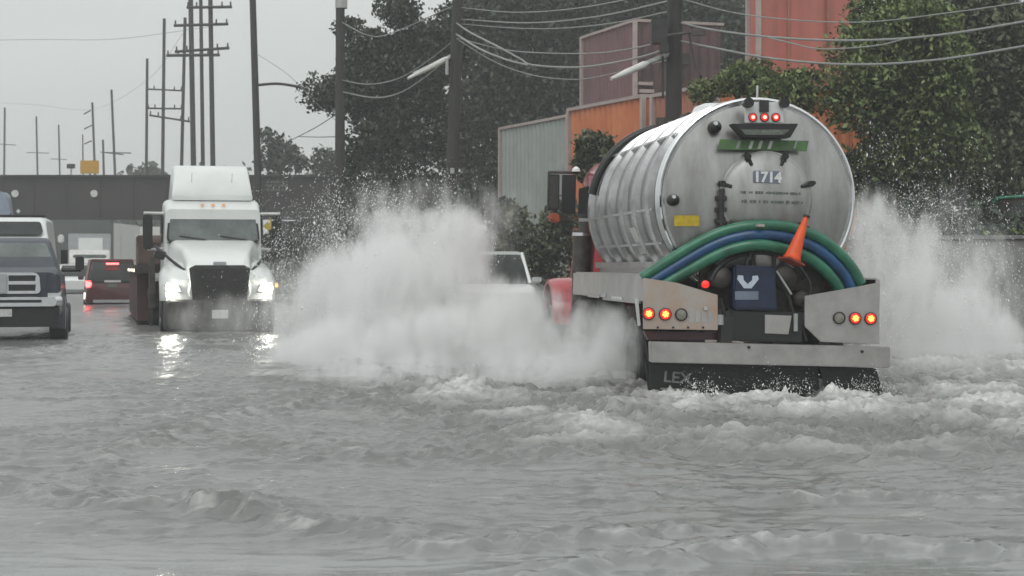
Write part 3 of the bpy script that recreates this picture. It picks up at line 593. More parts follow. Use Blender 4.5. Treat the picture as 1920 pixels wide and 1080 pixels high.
m = MB(); m.box((.25, .2, .22), (.9, 1.8, .44)); m.box((.3, -1.6, .35), (.8, 1.5, .7)); m.cyl((.6, .9, .5), (-.3, .9, .5), .16, n=14); m.build('crate', mat('brown_cargo', (.10, .065, .055), .7, 0, .3, 3), cg, .03)
m = MB(); m.box((.3, -1.3, .36), (.84, .06, .74)); m.build('strap', M['offwhite'], cg)

# ================================================================== CARS
def car(name, loc, rz, label, cat, L, W, H, zg, paint, hood=.9, wsl=.55, roof0=None, rear=.3, beltz=.95, facing_lights=None, group=None, tall=0):
    """front at y=0, body towards -y; zg: ground level relative to the water"""
    o = empty(name, loc, rz, label, cat, group); hw = W/2; g0 = zg+.22
    m = MB(); bz = zg+beltz
    secs = [(0, hw*.86, g0+.1, bz-.22), (-.12, hw*.95, g0, bz-.14), (-.6, hw, g0, bz-.04), (-hood-.15, hw, g0, bz), (-L*.6, hw, g0, bz+.02), (-L+.2, hw*.97, g0, bz), (-L+.04, hw*.93, g0+.05, bz-.05), (-L, hw*.85, g0+.12, bz-.12)]
    m.loft([rr(a, b2, c, y, .12, hwt=a*.95) for y, a, b2, c in secs]); m.build('body', paint, o)
    y0, y1, y2, y3 = -hood, -hood-wsl, -L+rear+.28, -L+rear-.15
    m = MB(); top = zg+H
    m.loft([rr(hw*.90, bz-.06, bz, y0, .03), rr(hw*.88, bz-.05, bz+(top-bz)*.55, (y0+y1)/2, .05, hwt=hw*.82), rr(hw*.87, bz-.05, top-.03, y1, .08, hwt=hw*.74), rr(hw*.87, bz-.05, top, y1-.5, .1, hwt=hw*.75), rr(hw*.87, bz-.05, top-.02, y2, .1, hwt=hw*.74), rr(hw*.86, bz-.05, bz+.02, y3, .03)])
    m.build('glasshouse', M['glass'], o)
    m = MB(); m.loft([rr(hw*.76, top-.06, top+.005, y1+.02, .03, hwt=hw*.74), rr(hw*.78, top-.06, top+.03, y1-.5, .04, hwt=hw*.75), rr(hw*.77, top-.06, top+.015, y2-.04, .04, hwt=hw*.74)])
    for s in (-1, 1):
        for ya, yb, za in ((y0, y1, bz), (y3, y2, bz)): m.tube([(s*hw*.90, ya, za), (s*hw*.765, yb, top-.02)], .05, 6)
        m.tube([(s*hw*.89, (y1+y2)/2, bz), (s*hw*.77, (y1+y2)/2, top-.02)], .04, 6)
    m.build('roof', paint, o)
    for s in (-1, 1):
        for y in (-.95, -L+.95): wheel(o, s*(hw-.12), y, zg+.34, .34, .22, s, 'silver')
        m = MB(); m.box((s*(hw+.08), -hood-.35, bz+.08), (.2, .1, .14)); m.build('door_mirror', paint, o, .02)
    return o
RD = R(13)
# maroon SUV, rear to camera
def car_away(name, px, D, rz, *a, **k):
    L = a[2]; P = at(px, 500, D); P.z = 0; f = Vector((-math.sin(rz), math.cos(rz), 0)); return car(name, P+f*L, rz, *a, **k)
def car_on(name, px, D, rz, *a, **k):
    P = at(px, 500, D); P.z = 0; return car(name, P, rz+math.pi, *a, **k)
sv = car_away('parked_suv', 211, 62, R(13.6), 'maroon SUV with brake lights lit beside the flatbed trailer', 'car', 4.6, 1.92, 1.74, -.2, M['maroonp'], rear=.12, beltz=1.02); sv.name = 'suv'
for s in (-1, 1):
    m = MB(); m.box((s*.80, -4.59, .72), (.20, .08, .26)); m.build('tail_lamp', M['red_far'], sv, .03)
    m = MB(); m.box((s*.93, -4.35, .30), (.05, .14, .22)); m.build('side_reflector', M['head_dim'], sv)
m = MB(); m.box((0, -4.5, 1.40), (.42, .06, .06)); m.build('brake_lamp', M['red_far'], sv)
m = MB(); m.box((0, -4.62, .80), (.55, .03, .07)); m.build('tailgate_trim', M['offwhite'], sv); m = MB(); m.box((0, -4.62, .66), (.32, .03, .13)); m.build('licence_plate', M['decal_grey'], sv)
m = MB(); m.box((0, -4.63, .12), (1.3, .08, .10)); m.build('bumper_strip', M['silver'], sv)
# white SUV behind the spray
ws2 = car_on('suv', 938, 44, R(8), 'white SUV half hidden behind the tall water spray', 'car', 4.7, 1.98, 1.88, -.22, M['white'], hood=1.05, beltz=1.1)
m = MB(); m.box((-1.08, -1.25, .98), (.25, .14, .12)); m.build('mirror_cap', M['chrome'], ws2, .02)
# distant traffic
car_on('car', 143, 86, RD, 'white car in the distant queue between the maroon SUV and pickup', 'car', 4.5, 1.85, 1.5, -.1, M['white'])
car_on('car', 118, 98, RD, 'dull pink car at the far end of the flooded queue', 'car', 4.5, 1.85, 1.5, -.1, M['trim'])
# distant box truck
bt = empty('box_truck', (at(168, 500, 94).x, 94, 0), math.pi+RD, 'white box truck with square panel under the railway bridge', 'truck')
m = MB(); m.loft([rr(1.0, .5, 1.5, 0, .1), rr(1.05, .4, 2.1, -.5, .15), rr(1.05, .4, 2.2, -1.8, .12)]); m.build('cab', M['offwhite'], bt)
m = MB(); m.box((0, -4.6, 1.9), (2.2, 5.5, 2.3)); m.build('cargo_box', M['silver'], bt, .04); m = MB(); m.box((-.05, -1.83, 2.35), (1.25, .03, .95)); m.build('side_panel', M['white'], bt); m = MB(); m.box((0, -.45, 1.65), (1.7, .5, .55)); m.build('windscreen', M['glass_l'], bt, .05)
for s in (-1, 1): wheel(bt, s*.95, -1.2, .2, .45, .3, s, 'grime'); wheel(bt, s*.95, -5.6, .2, .45, .3, s, 'grime')
# white van behind the pickup
P = at(12, 500, 41); P.z = 0; vn = empty('van', P, math.pi+R(12), 'tall white van directly behind the grey pickup', 'van')
m = MB(); m.loft([rr(.86, .2, 1.0, 0, .15, hwt=.8), rr(1.0, .1, 1.25, -.25, .18, hwt=.94), rr(1.02, .1, 1.85, -1.1, .15, hwt=.92), rr(1.02, .1, 2.42, -1.85, .14, hwt=.80), rr(1.02, .1, 2.50, -2.4, .14, hwt=.80), rr(1.02, .1, 2.50, -5.6, .14, hwt=.82)]); vb_ = m.build('body', M['white'], vn)
scr(-1.24, -1.62, .74, .70, 2.05, 2.36, .09, 'windscreen', 'glass', vn, th=.1)
m = MB(); m.box((0, -2.5, 2.52), (1.5, .5, .03)); m.build('roof_deflector', M['black'], vn)
for s in (-1, 1):
    m = MB(); m.box((s*1.16, -1.1, 1.95), (.14, .12, .2)); m.build('door_mirror', M['white'], vn, .03); wheel(vn, s*.9, -1.0, .1, .36, .25, s); wheel(vn, s*.9, -4.6, .1, .36, .25, s)
# blue grey truck behind the van
P = at(-42, 500, 50); P.z = 0; tk = empty('truck', P, math.pi+R(12), 'tall blue grey truck cab rising behind the white van', 'truck')
m = MB(); m.loft([rr(1.1, .3, 1.8, 0, .15), rr(1.15, .3, 2.9, -.5, .2, hwt=.9), rr(1.15, .3, 3.42, -1.0, .2, hwt=.72), rr(1.15, .3, 3.45, -2.4, .2, hwt=.75)]); m.build('cab', M['bluegrey'], tk)
scr(-.28, -.80, .95, .70, 2.55, 3.2, .1, 'windscreen', 'glass', tk, th=.1); m = MB(); m.box((-1.06, -.5, 2.85), (.1, .12, .12)); m.build('marker_lamp', M['white'], tk, .03)
m = MB(); m.box((0, -5.5, 1.7), (2.3, 6, 1.6)); m.build('load_bed', M['grime'], tk)
# grey pickup
P = at(6, 500, 31.5); P.z = 0; PK = empty('pickup_truck', P, math.pi+R(13), 'dark grey pickup truck with chrome grille and wide tow mirrors at left edge', 'pickup')
m = MB(); m.loft([rr(.94, .42, 1.20, -.02, .12, hwt=.90), rr(.99, .40, 1.26, -.25, .12, hwt=.93), rr(1.0, .38, 1.30, -1.45, .12, hwt=.93), rr(1.0, .38, 1.24, -3.0, .12, hwt=.93), rr(1.0, .38, 1.2, -5.9, .1, hwt=.95)]); m.build('body', M['navy'], PK)
m = MB(); m.loft([rr(.90, 1.15, 1.28, -1.35, .04, hwt=.88), rr(.90, 1.15, 1.76, -2.0, .08, hwt=.74), rr(.90, 1.15, 1.84, -2.5, .1, hwt=.74), rr(.90, 1.15, 1.82, -3.6, .1, hwt=.74), rr(.90, 1.15, 1.25, -3.9, .05, hwt=.84)]); ca = m.build('cab', M['navy'], PK)
scr(-1.36, -1.93, .84, .70, 1.26, 1.74, .07, 'windscreen', 'glass_l', ca, th=.06)
m = MB(); m.prism([(-.54, 1.20), (.54, 1.20), (.61, 1.14), (.63, .87), (.58, .83), (-.58, .83), (-.63, .87), (-.61, 1.14)], -.05, .03); g_ = m.build('grille', M['chrome'], PK, .015)
for sx_ in (-1, 1):
    for zz, hh in ((1.10, .10), (.935, .11)): m = MB(); m.prism([(sx_*.09, zz-hh/2), (sx_*.54, zz-hh/2), (sx_*.55, zz+hh/2), (sx_*.09, zz+hh/2)], .031, .04); m.build('grille_opening', M['black'], g_)
m = MB(); m.box((0, .05, 1.0), (.15, .05, .34)); m.build('badge_bar', M['silver'], g_, .02)
m = MB(); m.loft([rr(1.0, .60, .78, -.25, .06), rr(1.0, .60, .79, .05, .06), rr(.9, .61, .77, .14, .06)]); fb = m.build('front_bumper', M['chrome'], PK)
m = MB(); m.box((0, .0, .42), (1.9, .16, .34)); m.box((0, .148, .70), (1.3, .012, .05)); m.build('lower_valance', M['black'], fb); m = MB(); m.box((0, .10, .50), (.3, .02, .13)); m.build('licence_plate', M['plate'], fb)
for s in (-1, 1):
    m = MB(); m.loft([[Vector((s*x, y, z)) for x, y, z in ((.72, .01, .86), (.97, -.06, .86), (.97, -.08, 1.16), (.74, .01, 1.19))], [Vector((s*x, y, z)) for x, y, z in ((.72, -.1, .86), (.97, -.2, .86), (.97, -.2, 1.16), (.74, -.1, 1.19))]]); h_ = m.build('headlight', M['navy'], PK, .02)
    m = MB(); m.box((s*.86, .0, .815), (.22, .04, .05)); m.build('lens_strip', M['chrome'], h_)
    m = MB(); m.box((s*1.28, -1.85, 1.36), (.16, .1, .25)); o = m.build('door_mirror', M['black'], PK, .02); m = MB(); m.tube([(s*.95, -1.85, 1.24), (s*1.30, -1.85, 1.24)], .035); m.box((s*1.0, -1.95, 1.48), (.12, .1, .26)); m.build('mirror_arm', M['black'], o)
    m = MB(); rings = []
    for a in range(0, 181, 20): ca_, sa = math.cos(R(a)), math.sin(R(a)); rings.append([Vector((s*.8, -1.0+.50*ca_, .2+.48*sa)), Vector((s*1.05, -1.0+.50*ca_, .2+.48*sa)), Vector((s*1.04, -1.0+.58*ca_, .2+.58*sa)), Vector((s*.8, -1.0+.6*ca_, .2+.6*sa))])
    m.loft(rings); m.build('wheel_arch', M['navy'], PK); wheel(PK, s*.92, -1.0, .14, .44, .32, s, 'silver'); wheel(PK, s*.92, -4.8, .14, .44, .32, s, 'silver')
# green car at right edge
P = at(2125, 500, 40); P.z = 0
gc = car('car', P, math.pi+R(20), 'green car behind the concrete wall at right edge', 'car', 4.6, 1.9, 1.62, 1.35, M['greenp'], beltz=1.0); 

# ================================================================== BRIDGE, WALLS
BR = empty('railway_bridge', (at(250, 500, 110).x, 110, 0), R(0), 'dark steel railway girder bridge spanning the flooded road', 'bridge')
bx = BR.location.x
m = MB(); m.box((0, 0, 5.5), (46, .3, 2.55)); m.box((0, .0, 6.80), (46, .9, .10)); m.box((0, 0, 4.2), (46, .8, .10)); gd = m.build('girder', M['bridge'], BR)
for k in range(23): m = MB(); m.box((-22+k*2, -.2, 5.5), (.08, .1, 2.4)); m.build('stiffener', M['bridge'], gd)
for px, py in ((29, 363), (177, 363)):
    p = at(px, py, 109.8); m = MB(); m.lathe((p.x-bx, -.28, p.z), (0, -1, 0), [(0, .22), (.03, .22), (.03, .001)], 18); m.build('round_marker', M['offwhite'], gd)
random.seed(5); m = MB()
for py, x0, x1 in ((341, 500, 540), (348, 498, 535), (356, 500, 545)):
    x = x0
    while x < x1:
        w_ = random.uniform(2, 5); p = at(x+w_/2, py, 109.7); m.box((p.x-bx, -.30, p.z), (w_*.03, .02, .12)); x += w_+random.choice((1, 3))
m.build('painted_lettering', M['decal_grey'], gd)
m = MB(); m.box((0, 3.2, 6.4), (46, 4.5, .5)); m.build('deck', M['bridge'], BR)
aw = empty('abutment_wall', (at(100, 500, 116).x, 116, 0), 0, 'grey green concrete abutment under the left of the bridge', 'wall')
m = MB(); m.box((-9.6, 4, 2.0), (25.0, .8, 5.2)); m.build('wall_face', M['abut'], aw, .03)
a2 = empty('abutment_wall', (at(560, 500, 111).x, 111, 0), 0, 'dark concrete abutment carrying the right end of the bridge', 'wall')
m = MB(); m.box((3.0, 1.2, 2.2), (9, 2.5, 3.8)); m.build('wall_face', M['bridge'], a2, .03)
# things on top of the bridge
sg = empty('rail_sign', at(168, 326, 111), 0, 'amber rectangular sign standing on top of the bridge', 'sign')
m = MB(); m.box((0, 0, .42), (1.15, .06, .80)); m.build('panel', M['sign_y'], sg, .02); m = MB(); m.cyl((0, .08, -.6), (0, .08, .2), .05); m.build('post', M['dark'], sg)
s3 = empty('rail_signal', at(133, 330, 111), 0, 'small black signal box on a short post on the bridge', 'signal')
m = MB(); m.box((0, 0, .6), (.5, .15, .28)); m.build('head', M['dark'], s3, .03); m = MB(); m.cyl((0, .05, -.4), (0, .05, .5), .05); m.build('post', M['steel_pale'], s3)
ds = empty('warning_sign', at(508, 424, 100), 0, 'yellow diamond warning sign beside the white semi cab', 'sign')
m = MB(); m.box((0, 0, 0), (.62, .03, .62), (0, R(45), 0)); m.build('panel', M['yellow'], ds); m = MB(); m.cyl((0, .05, -3.4), (0, .05, .3), .04); m.build('post', M['dark'], ds)
# concrete wall at right
rw = empty('concrete_wall', (0, 0, 0), 0, 'long low concrete wall behind the spray at right', 'wall')
wa, wb = Vector((6.0, 32.5)), Vector((20, 27.0)); m = MB(); d_ = (wb-wa); ang = math.atan2(d_.y, d_.x); c_ = (wa+wb)/2
m.box((c_.x, c_.y, .9), (d_.length, .3, 1.75), (0, 0, ang)); m.build('wall_face', M['concrete'], rw, .02); m = MB(); m.box((c_.x, c_.y, 1.81), (d_.length+.05, .42, .07), (0, 0, ang)); m.build('coping', M['concrete'], rw, .01)

# ================================================================== BUILDINGS
def corr(p0, dv, L, z0, z1, depth=.06, pitch=.35):
    """corrugated sheet from p0 along dv"""
    nrm = Vector((dv.y, -dv.x, 0)); k = int(L/pitch*2); pts = []
    for i in range(k+1):
        d = i*pitch/2
        for o_, e in ((0, 0), (.35*pitch/2, 1)): pts.append(p0+dv*min(L, d+o_)+nrm*(depth if (i % 2) ^ 0 else 0))
    return pts
def shed(name, label, px, D, topy, phi, L, W, m1, m2, zb=0, roofm='dark', kids=None, cat='building', pitch=.35):
    p = at(px, topy, D); o = empty(name, (p.x, p.y, zb), phi, label, cat); h = p.z-zb
    # local +y recedes along the road, +x to the right; near left corner at the origin
    def wall(nm, a, b2, mt, out):
        a = Vector(a); b2 = Vector(b2); dv = (b2-a); LL = dv.length; dv.normalize(); k = max(2, int(LL/pitch)); vs = []; fs = []
        for i in range(k*4+1):
            ph = i % 4; off = .05 if ph in (1, 2) else 0; q = a+dv*(LL*i/(k*4))+Vector(out)*off; vs += [(q.x, q.y, 0), (q.x, q.y, h)]
        n4 = k*4+1; fs = [(2*i, 2*i+2, 2*i+3, 2*i+1) for i in range(n4-1)]
        m = MB(); m.add(vs, fs); return m.build(nm, M[mt], o, smooth=False)
    wall('side_wall', (0, 0, 0), (0, L, 0), m1, (-1, 0, 0)); wall('end_wall', (0, 0, 0), (W, 0, 0), m2, (0, -1, 0))
    m = MB(); m.box((W/2, L/2, h/2-.01), (W-.02, L-.02, h-.02)); m.build('core', M[m1], o)
    m = MB(); m.box((W/2, L/2, h+.03), (W+.2, L+.2, .10)); m.box((-.05, -.05, h/2), (.14, .14, h)); m.box((-.05, L, h/2), (.14, .14, h)); m.build('trim', M['trim'], o)
    return o
VZ = .2
shed('warehouse', 'pale grey clad building with ragged roofline left of the orange one', 1066, 62, 219, R(22), 6.2, 5, 'clad_grey', 'clad_grey', VZ)
b1 = shed('warehouse', 'low orange clad building behind the tank of the truck', 1207, 52, 182, R(23), 5.0, 3.5, 'clad_orange', 'clad_orange', VZ)
shed('warehouse', 'low salmon clad building rising just behind the manhole lid', 1345, 48, 160, R(23), 3.6, 6, 'clad_salmon', 'clad_orange', VZ)
shed('warehouse', 'orange clad building showing just past the right shoulder of the tank', 1500, 53, 192, R(12), 1.5, 1.5, 'clad_orange', 'clad_orange', VZ)
b3 = shed('warehouse', 'maroon clad building with pale corner trim above the orange one', 1192, 66, 40, R(19), 5.3, 3.4, 'clad_maroon', 'clad_plum', VZ)
random.seed(9)
for k in range(12): m = MB(); m.box((random.uniform(.3, 3), -.15, random.uniform(6, 9.5)), (random.uniform(.1, .6), .12, random.uniform(.08, .5))); m.build('wall_equipment', M[('clad_plum', 'trim', 'dark')[k % 3]], b3)
b4 = shed('tower_building', 'tall brick red ribbed tower beside the green tree', 1424, 56, -60, R(12), .9, 3.3, 'clad_red', 'clad_red', VZ, pitch=.8)
for x in (.9, 2.2): m = MB(); m.box((x, -.1, 6), (.06, .1, 9)); m.build('pilaster', M['clad_salmon'], b4)
# pale far buildings seen under the bridge
def block(px0, px1, pyt, D, mt, label, nm='building'):
    a, b2 = at(px0, pyt, D), at(px1, pyt, D); o = empty(nm, ((a.x+b2.x)/2, D, 0), 0, label, 'building'); m = MB(); m.box((0, 4, a.z/2), (b2.x-a.x, 8, a.z)); m.build('wall', M[mt], o)
    m = MB(); wv = b2.x-a.x; k = max(1, int(a.z/3))
    for i in range(k): m.box((0, -.02, 1.5+i*2.6), (wv*.5, .06, 1.1))
    m.build('window', M['glass_l'], o); return o
block(196, 213, 418, 165, 'offwhite', 'narrow pale column block seen under the bridge nearest the box truck')
block(217, 228, 420, 168, 'offwhite', 'slim white block under the bridge, second from the box truck')
block(232, 262, 446, 175, 'silver', 'pale grey low building under the bridge left of the flatbed')
block(262, 300, 425, 180, 'offwhite', 'white building glimpsed between bridge and semi mirror')

# ================================================================== POLES, LAMPS, WIRES
POLES = [  # xtop, ytop, xbot, ybot, D, dia, label
 (1266, -40, 1259, 520, 38, .34, 'thick dark utility pole rising behind the tank top'),
 (860, -40, 842, 500, 54, .36, 'dark utility pole with white street lamp arm, second from the truck'),
 (638, -30, 637, 520, 62, .33, 'dark utility pole with grey cap left of the big tree'),
 (473, -30, 489, 520, 80, .31, 'utility pole with curved lamp arm beside the white semi roof'),
 (394, -30, 402, 500, 112, .30, 'dark pole with crossarms just right of the pole cluster middle'),
 (376, -30, 383, 500, 122, .26, 'slim middle pole in the cluster over the semi'),
 (357, -30, 366, 500, 118, .34, 'thick leftward pole of the tight cluster over the semi'),
 (347, 33, 336, 500, 130, .24, 'leaning pole with flat top beside the tight cluster'),
 (308, 35, 303, 500, 140, .26, 'tall slim pole left of the white semi roof'),
 (276, 110, 273, 500, 150, .24, 'medium pole, top level with the crossarm brackets, left of the tall slim one'),
 (209, 168, 223, 500, 185, .26, 'strongly leaning pole right of the amber bridge sign'),
 (173, 192, 185, 500, 190, .25, 'leaning pole with short left brackets above the amber sign'),
 (155, 252, 158, 500, 240, .20, 'short faint pole directly above the amber sign'),
 (110, 234, 116, 500, 240, .24, 'faint distant pole left of the black rail signal'),
 (68, 218, 74, 500, 240, .26, 'faint distant pole with low crossarm, second from the left edge'),
 (9, 202, 6, 500, 235, .28, 'faint distant pole nearest the left edge of the sky'),
 (193, 262, 199, 500, 200, .26, 'short pole between the amber sign and the leaning pole')]
PO = []
for xt, yt, xb, yb, D, dia, lab in POLES:
    a = at(xb, yb, D); b2 = at(xt, yt, D); 
    t_ = (a.z+.35)/(a.z-b2.z) if a.z != b2.z else 0; a = a+(b2-a)*t_*1.0
    a.z = -.3 if D > 100 else min(a.z, .1)
    o = empty('utility_pole', a, 0, lab, 'utility pole', 'utility poles along the road'); m = MB(); m.cyl((0, 0, 0), b2-a, dia*.58, dia*.46, 14); m.build('pole_shaft', M['pole'], o); PO.append((o, a))
def arm(i, x0, y0, x1, y1, t=.09, ins=True, mt='pole'):
    o, a = PO[i]; D = POLES[i][4]; p, q = at(x0, y0, D-.25)-a, at(x1, y1, D-.25)-a; m = MB(); m.tube([p, q], t, 6)
    if ins:
        for k in (.03, .22, .78, .97): r_ = p+(q-p)*k; m.cyl(r_, r_+Vector((0, 0, .32)), .06, .045, 8)
    m.build('crossarm', M[mt], o)
arm(4, 350, 14, 435, 13); arm(4, 326, 48, 428, 45); arm(4, 328, 97, 430, 90); arm(6, 312, 104, 412, 103, .1)
arm(9, 274, 167, 342, 170, .07); arm(8, 276, 203, 342, 204, .07); arm(7, 280, 216, 356, 228, .07)
arm(11, 157, 214, 170, 207, .07, False); arm(11, 158, 242, 172, 235, .07, False); arm(11, 158, 270, 172, 264, .07, False)
arm(14, 50, 286, 92, 287, .05, False); arm(15, -5, 270, 30, 272, .05, False); arm(10, 196, 286, 246, 287, .06, False); arm(16, 188, 285, 232, 290, .06, False); arm(13, 95, 298, 125, 299, .05, False)
def bracket_lamp(i, pts, r0, lampends, r1, mt, extra=None):
    o, a = PO[i]; D = POLES[i][4]; m = MB(); m.tube(spline([at(x, y, D-d)-a for x, y, d in pts]), r0, 8); k = m.build('lamp_arm', M[mt], o)
    m = MB(); (x0, y0, d0), (x1, y1, d1) = lampends; p, q = at(x0, y0, D-d0)-a, at(x1, y1, D-d1)-a; m.tube([p, p+(q-p)*.1, p+(q-p)*.6, q], [r1*.4, r1, r1*.9, r1*.5], 10); m.build('lamp_head', M['offwhite'] if mt != 'pole' else M['steel_pale'], k)
bracket_lamp(1, [(845, 106, 0), (800, 128, .7), (775, 140, 1.0)], .07, ((842, 108, .1), (765, 147, 1.2)), .085, 'steel_pale')
bracket_lamp(0, [(1258, 100, 0), (1200, 124, .7), (1170, 138, 1.0)], .055, ((1215, 118, .6), (1146, 148, 1.3)), .075, 'steel_pale')
bracket_lamp(3, [(478, 160, 0), (520, 157, .2), (560, 163, .5), (578, 170, .6)], .06, ((572, 168, .5), (598, 178, .7)), .10, 'pole')
o, a = PO[2]; p = at(640, 2, 62)-a; m = MB(); m.cyl(p+Vector((0, 0, -.25)), p+Vector((0, 0, .5)), .21, n=14); m.build('transformer', M['steel_pale'], o)
o, a = PO[0]
m = MB(); p = at(1235, 60, 37.7)-a; m.box(p, (.32, .3, .5)); p = at(1245, 90, 37.6)-a; m.box(p, (.18, .2, .2)); m.tube([at(1243, 105, 37.7)-a, at(1243, 185, 37.7)-a], .025); m.build('junction_box', M['dark'], o, .03)
m = MB(); m.tube([at(1240, 68, 37.6)-a, at(1300, 60, 37.6)-a], .03); p = at(1310, 62, 37.6)-a; m.box(p, (.3, .1, .12)); m.tube([at(1290, 55, 37.6)-a, at(1305, 130, 37.6)-a], .02); m.build('cable_bracket', M['grime'], o)
o, a = PO[1]; m = MB(); m.tube([at(838, 110, 53.7)-a, at(838, 140, 53.7)-a], .05); p = at(848, 320, 53.7)-a; m.box(p, (.12, .08, .16)); m.build('conduit', M['steel_pale'], o)
WIRES = [
 ([(1266, 40, 38), (1330, 55, 37.5), (1450, 70, 36.5), (1600, 76, 35), (1760, 66, 33), (1960, 34, 30)], .022, 'upper thick cable sagging across the green tree at right'),
 ([(1266, 75, 38), (1330, 88, 37.5), (1450, 110, 36.5), (1600, 121, 35), (1760, 112, 33), (1960, 80, 30)], .022, 'lower thick cable sagging across the green tree at right'),
 ([(1266, -5, 38), (1400, 28, 37), (1600, 42, 35), (1780, 24, 33), (1960, -2, 30)], .012, 'thin topmost cable crossing the green tree'),
 ([(1440, 70, 36.5), (1480, 80, 36), (1540, 92, 35.5), (1640, 86, 34), (1700, 72, 33)], .014, 'short looped cable in front of the red tower'),
 ([(852, 40, 54), (880, 60, 53), (935, 88, 51), (975, 110, 50), (1000, 122, 49), (1090, 126, 45.5), (1190, 110, 41), (1262, 88, 38)], .026, 'main cable sagging between the lamp poles over the maroon building'),
 ([(852, 62, 54), (900, 92, 52), (950, 112, 50.5), (990, 122, 49)], .03, 'short thick cable joining the main sagging cable near the lamp pole'),
 ([(852, 70, 54), (920, 112, 51.5), (980, 136, 49), (1040, 147, 47), (1110, 146, 44.5), (1262, 110, 38)], .013, 'thin lowest cable sagging behind the pale lamp arm'),
 ([(852, 70, 54), (940, 92, 51), (1010, 99, 48.5), (1110, 100, 45), (1190, 90, 41), (1262, 72, 38)], .016, 'middle cable with short bright splices over the maroon building'),
 ([(862, 14, 54), (960, 23, 50), (1060, 18, 46), (1160, 2, 42), (1262, -22, 38)], .014, 'topmost pale cable right of the lamp pole'),
 ([(862, 36, 54), (990, 43, 49), (1120, 31, 44), (1262, 0, 38)], .018, 'second pale cable from the top between the two lamp poles'),
 ([(862, 45, 54), (1000, 54, 48.5), (1130, 46, 43.5), (1262, 20, 38)], .014, 'third pale cable from the top between the two lamp poles'),
 ([(852, 75, 54), (800, 116, 56), (745, 148, 58), (690, 158, 60), (640, 150, 62)], .018, 'upper of two cables sagging left from the lamp pole'),
 ([(852, 100, 54), (790, 150, 56), (745, 176, 58), (700, 183, 60), (640, 172, 62)], .022, 'lower of two cables sagging left from the lamp pole'),
 ([(638, 40, 62), (690, 66, 60), (735, 62, 58), (852, 10, 54)], .016, 'high cable from the capped pole across the tree top'),
 ([(480, 100, 80), (540, 140, 73), (600, 200, 67), (637, 232, 62)], .010, 'thin cable falling from curved lamp pole to capped pole'),
 ([(535, 268, 76), (590, 240, 68), (637, 210, 62)], .018, 'slanting dark service wire left of the capped pole'),
 ([(560, 256, 74), (600, 257, 68), (637, 256, 62)], .018, 'level service wire left of the capped pole'),
 ([(-60, 76, 120), (80, 74, 115), (220, 73, 110), (394, 50, 112)], .012, 'faint upper wire across the open sky at left'),
 ([(-60, 190, 200), (60, 196, 200), (173, 205, 190), (276, 150, 150), (345, 60, 130)], .012, 'faint lower wire linking the distant poles')]
for i, (pts, r_, lab) in enumerate(WIRES):
    m = MB(); m.tube(spline([at(*p) for p in pts], 6), r_, 6); tag(m.build('overhead_cable', M['wire'] if i < 14 else M['wire_d']), lab, 'cable', 'overhead cables')

# ================================================================== TREES
def foliage(name, pts_r, n, size, mt, parent, seed=0, core=.55):
    """pts_r: ellipsoid clumps (x,y,z,rx,ry,rz); leaf quads scattered through them"""
    r = np.random.default_rng(seed); P = np.array(pts_r, float); vol = (P[:, 3]*P[:, 5]*P[:, 4])**.75; idx = r.choice(len(P), n, p=vol/vol.sum())
    d = r.normal(size=(n, 3)); d /= np.linalg.norm(d, axis=1)[:, None]; rad = r.uniform(core, 1.0, n)**.7*(1+.12*r.normal(size=n)); c = P[idx, :3]+d*P[idx, 3:]*rad[:, None]
    u = r.normal(size=(n, 3)); u /= np.linalg.norm(u, axis=1)[:, None]; v = np.cross(u, r.normal(size=(n, 3))); v /= np.linalg.norm(v, axis=1)[:, None]
    s = size*r.uniform(.5, 1.3, n)[:, None]; u *= s*.5; v *= s*.32
    co = np.stack([c-u, c-v*.9, c+u, c+v*.9], 1).reshape(-1, 3); fc = np.arange(4*n).reshape(n, 4)
    ctone = r.uniform(.15, .85, len(P)); tone = np.clip(ctone[idx]*.55+r.uniform(0, .45, n), 0, 1)
    o = fast_mesh(name, co, fc, [('tone', 'POINT', np.repeat(tone, 4))], M[mt], parent, smooth=True)
    nn = d*.5+.45*r.normal(size=(n, 3))+np.array([0, -.25, .25]); nn /= np.linalg.norm(nn, axis=1)[:, None]; o.data.normals_split_custom_set_from_vertices(np.repeat(nn, 4, axis=0).tolist()); return o
def clumps(cx, cy, cz, rx, ry, rz, k, cr_, seed):
    r = random.Random(seed); out = []
    for _ in range(k):
        while True:
            x, y, z = (r.uniform(-1, 1) for _ in range(3))
            if x*x+y*y+z*z < 1: break
        s = cr_*r.uniform(.5, 1.25); out.append((cx+x*rx, cy+y*ry, cz+z*rz, s, s, s*.8))
    return out
def tree(label, base, H, crowns, n, size, mt, seed, cr_=.9, trunk_r=.25, cat='tree', name='tree', group=None, extra=()):
    o = empty(name, base, 0, label, cat, group); cl = []
    for k, (x, y, z, rx, ry, rz, kk) in enumerate(crowns): cl += clumps(x, y, z, rx, ry, rz, kk, cr_, seed+k)
    cl += list(extra); foliage('crown', cl, n, size, mt, o, seed)
    m = MB(); z1 = crowns[0][2]; m.tube([(0, 0, -.4), (.05, 0, z1*.5), (crowns[0][0]*.4, 0, z1)], [trunk_r, trunk_r*.75, trunk_r*.45], 10)
    rr_ = random.Random(seed)
    for c in rr_.sample(cl, min(14, len(cl))):
        z0 = z1*rr_.uniform(.35, .9); m.tube([(0.03, 0, z0), (c[0]*.5, c[1]*.5, (z0+c[2])*.5+.2), (c[0], c[1], c[2])], [trunk_r*.4, trunk_r*.25, .03], 6)
    m.build('trunk', M['bark'], o); return o
def W_(px, py, D): return at(px, py, D)
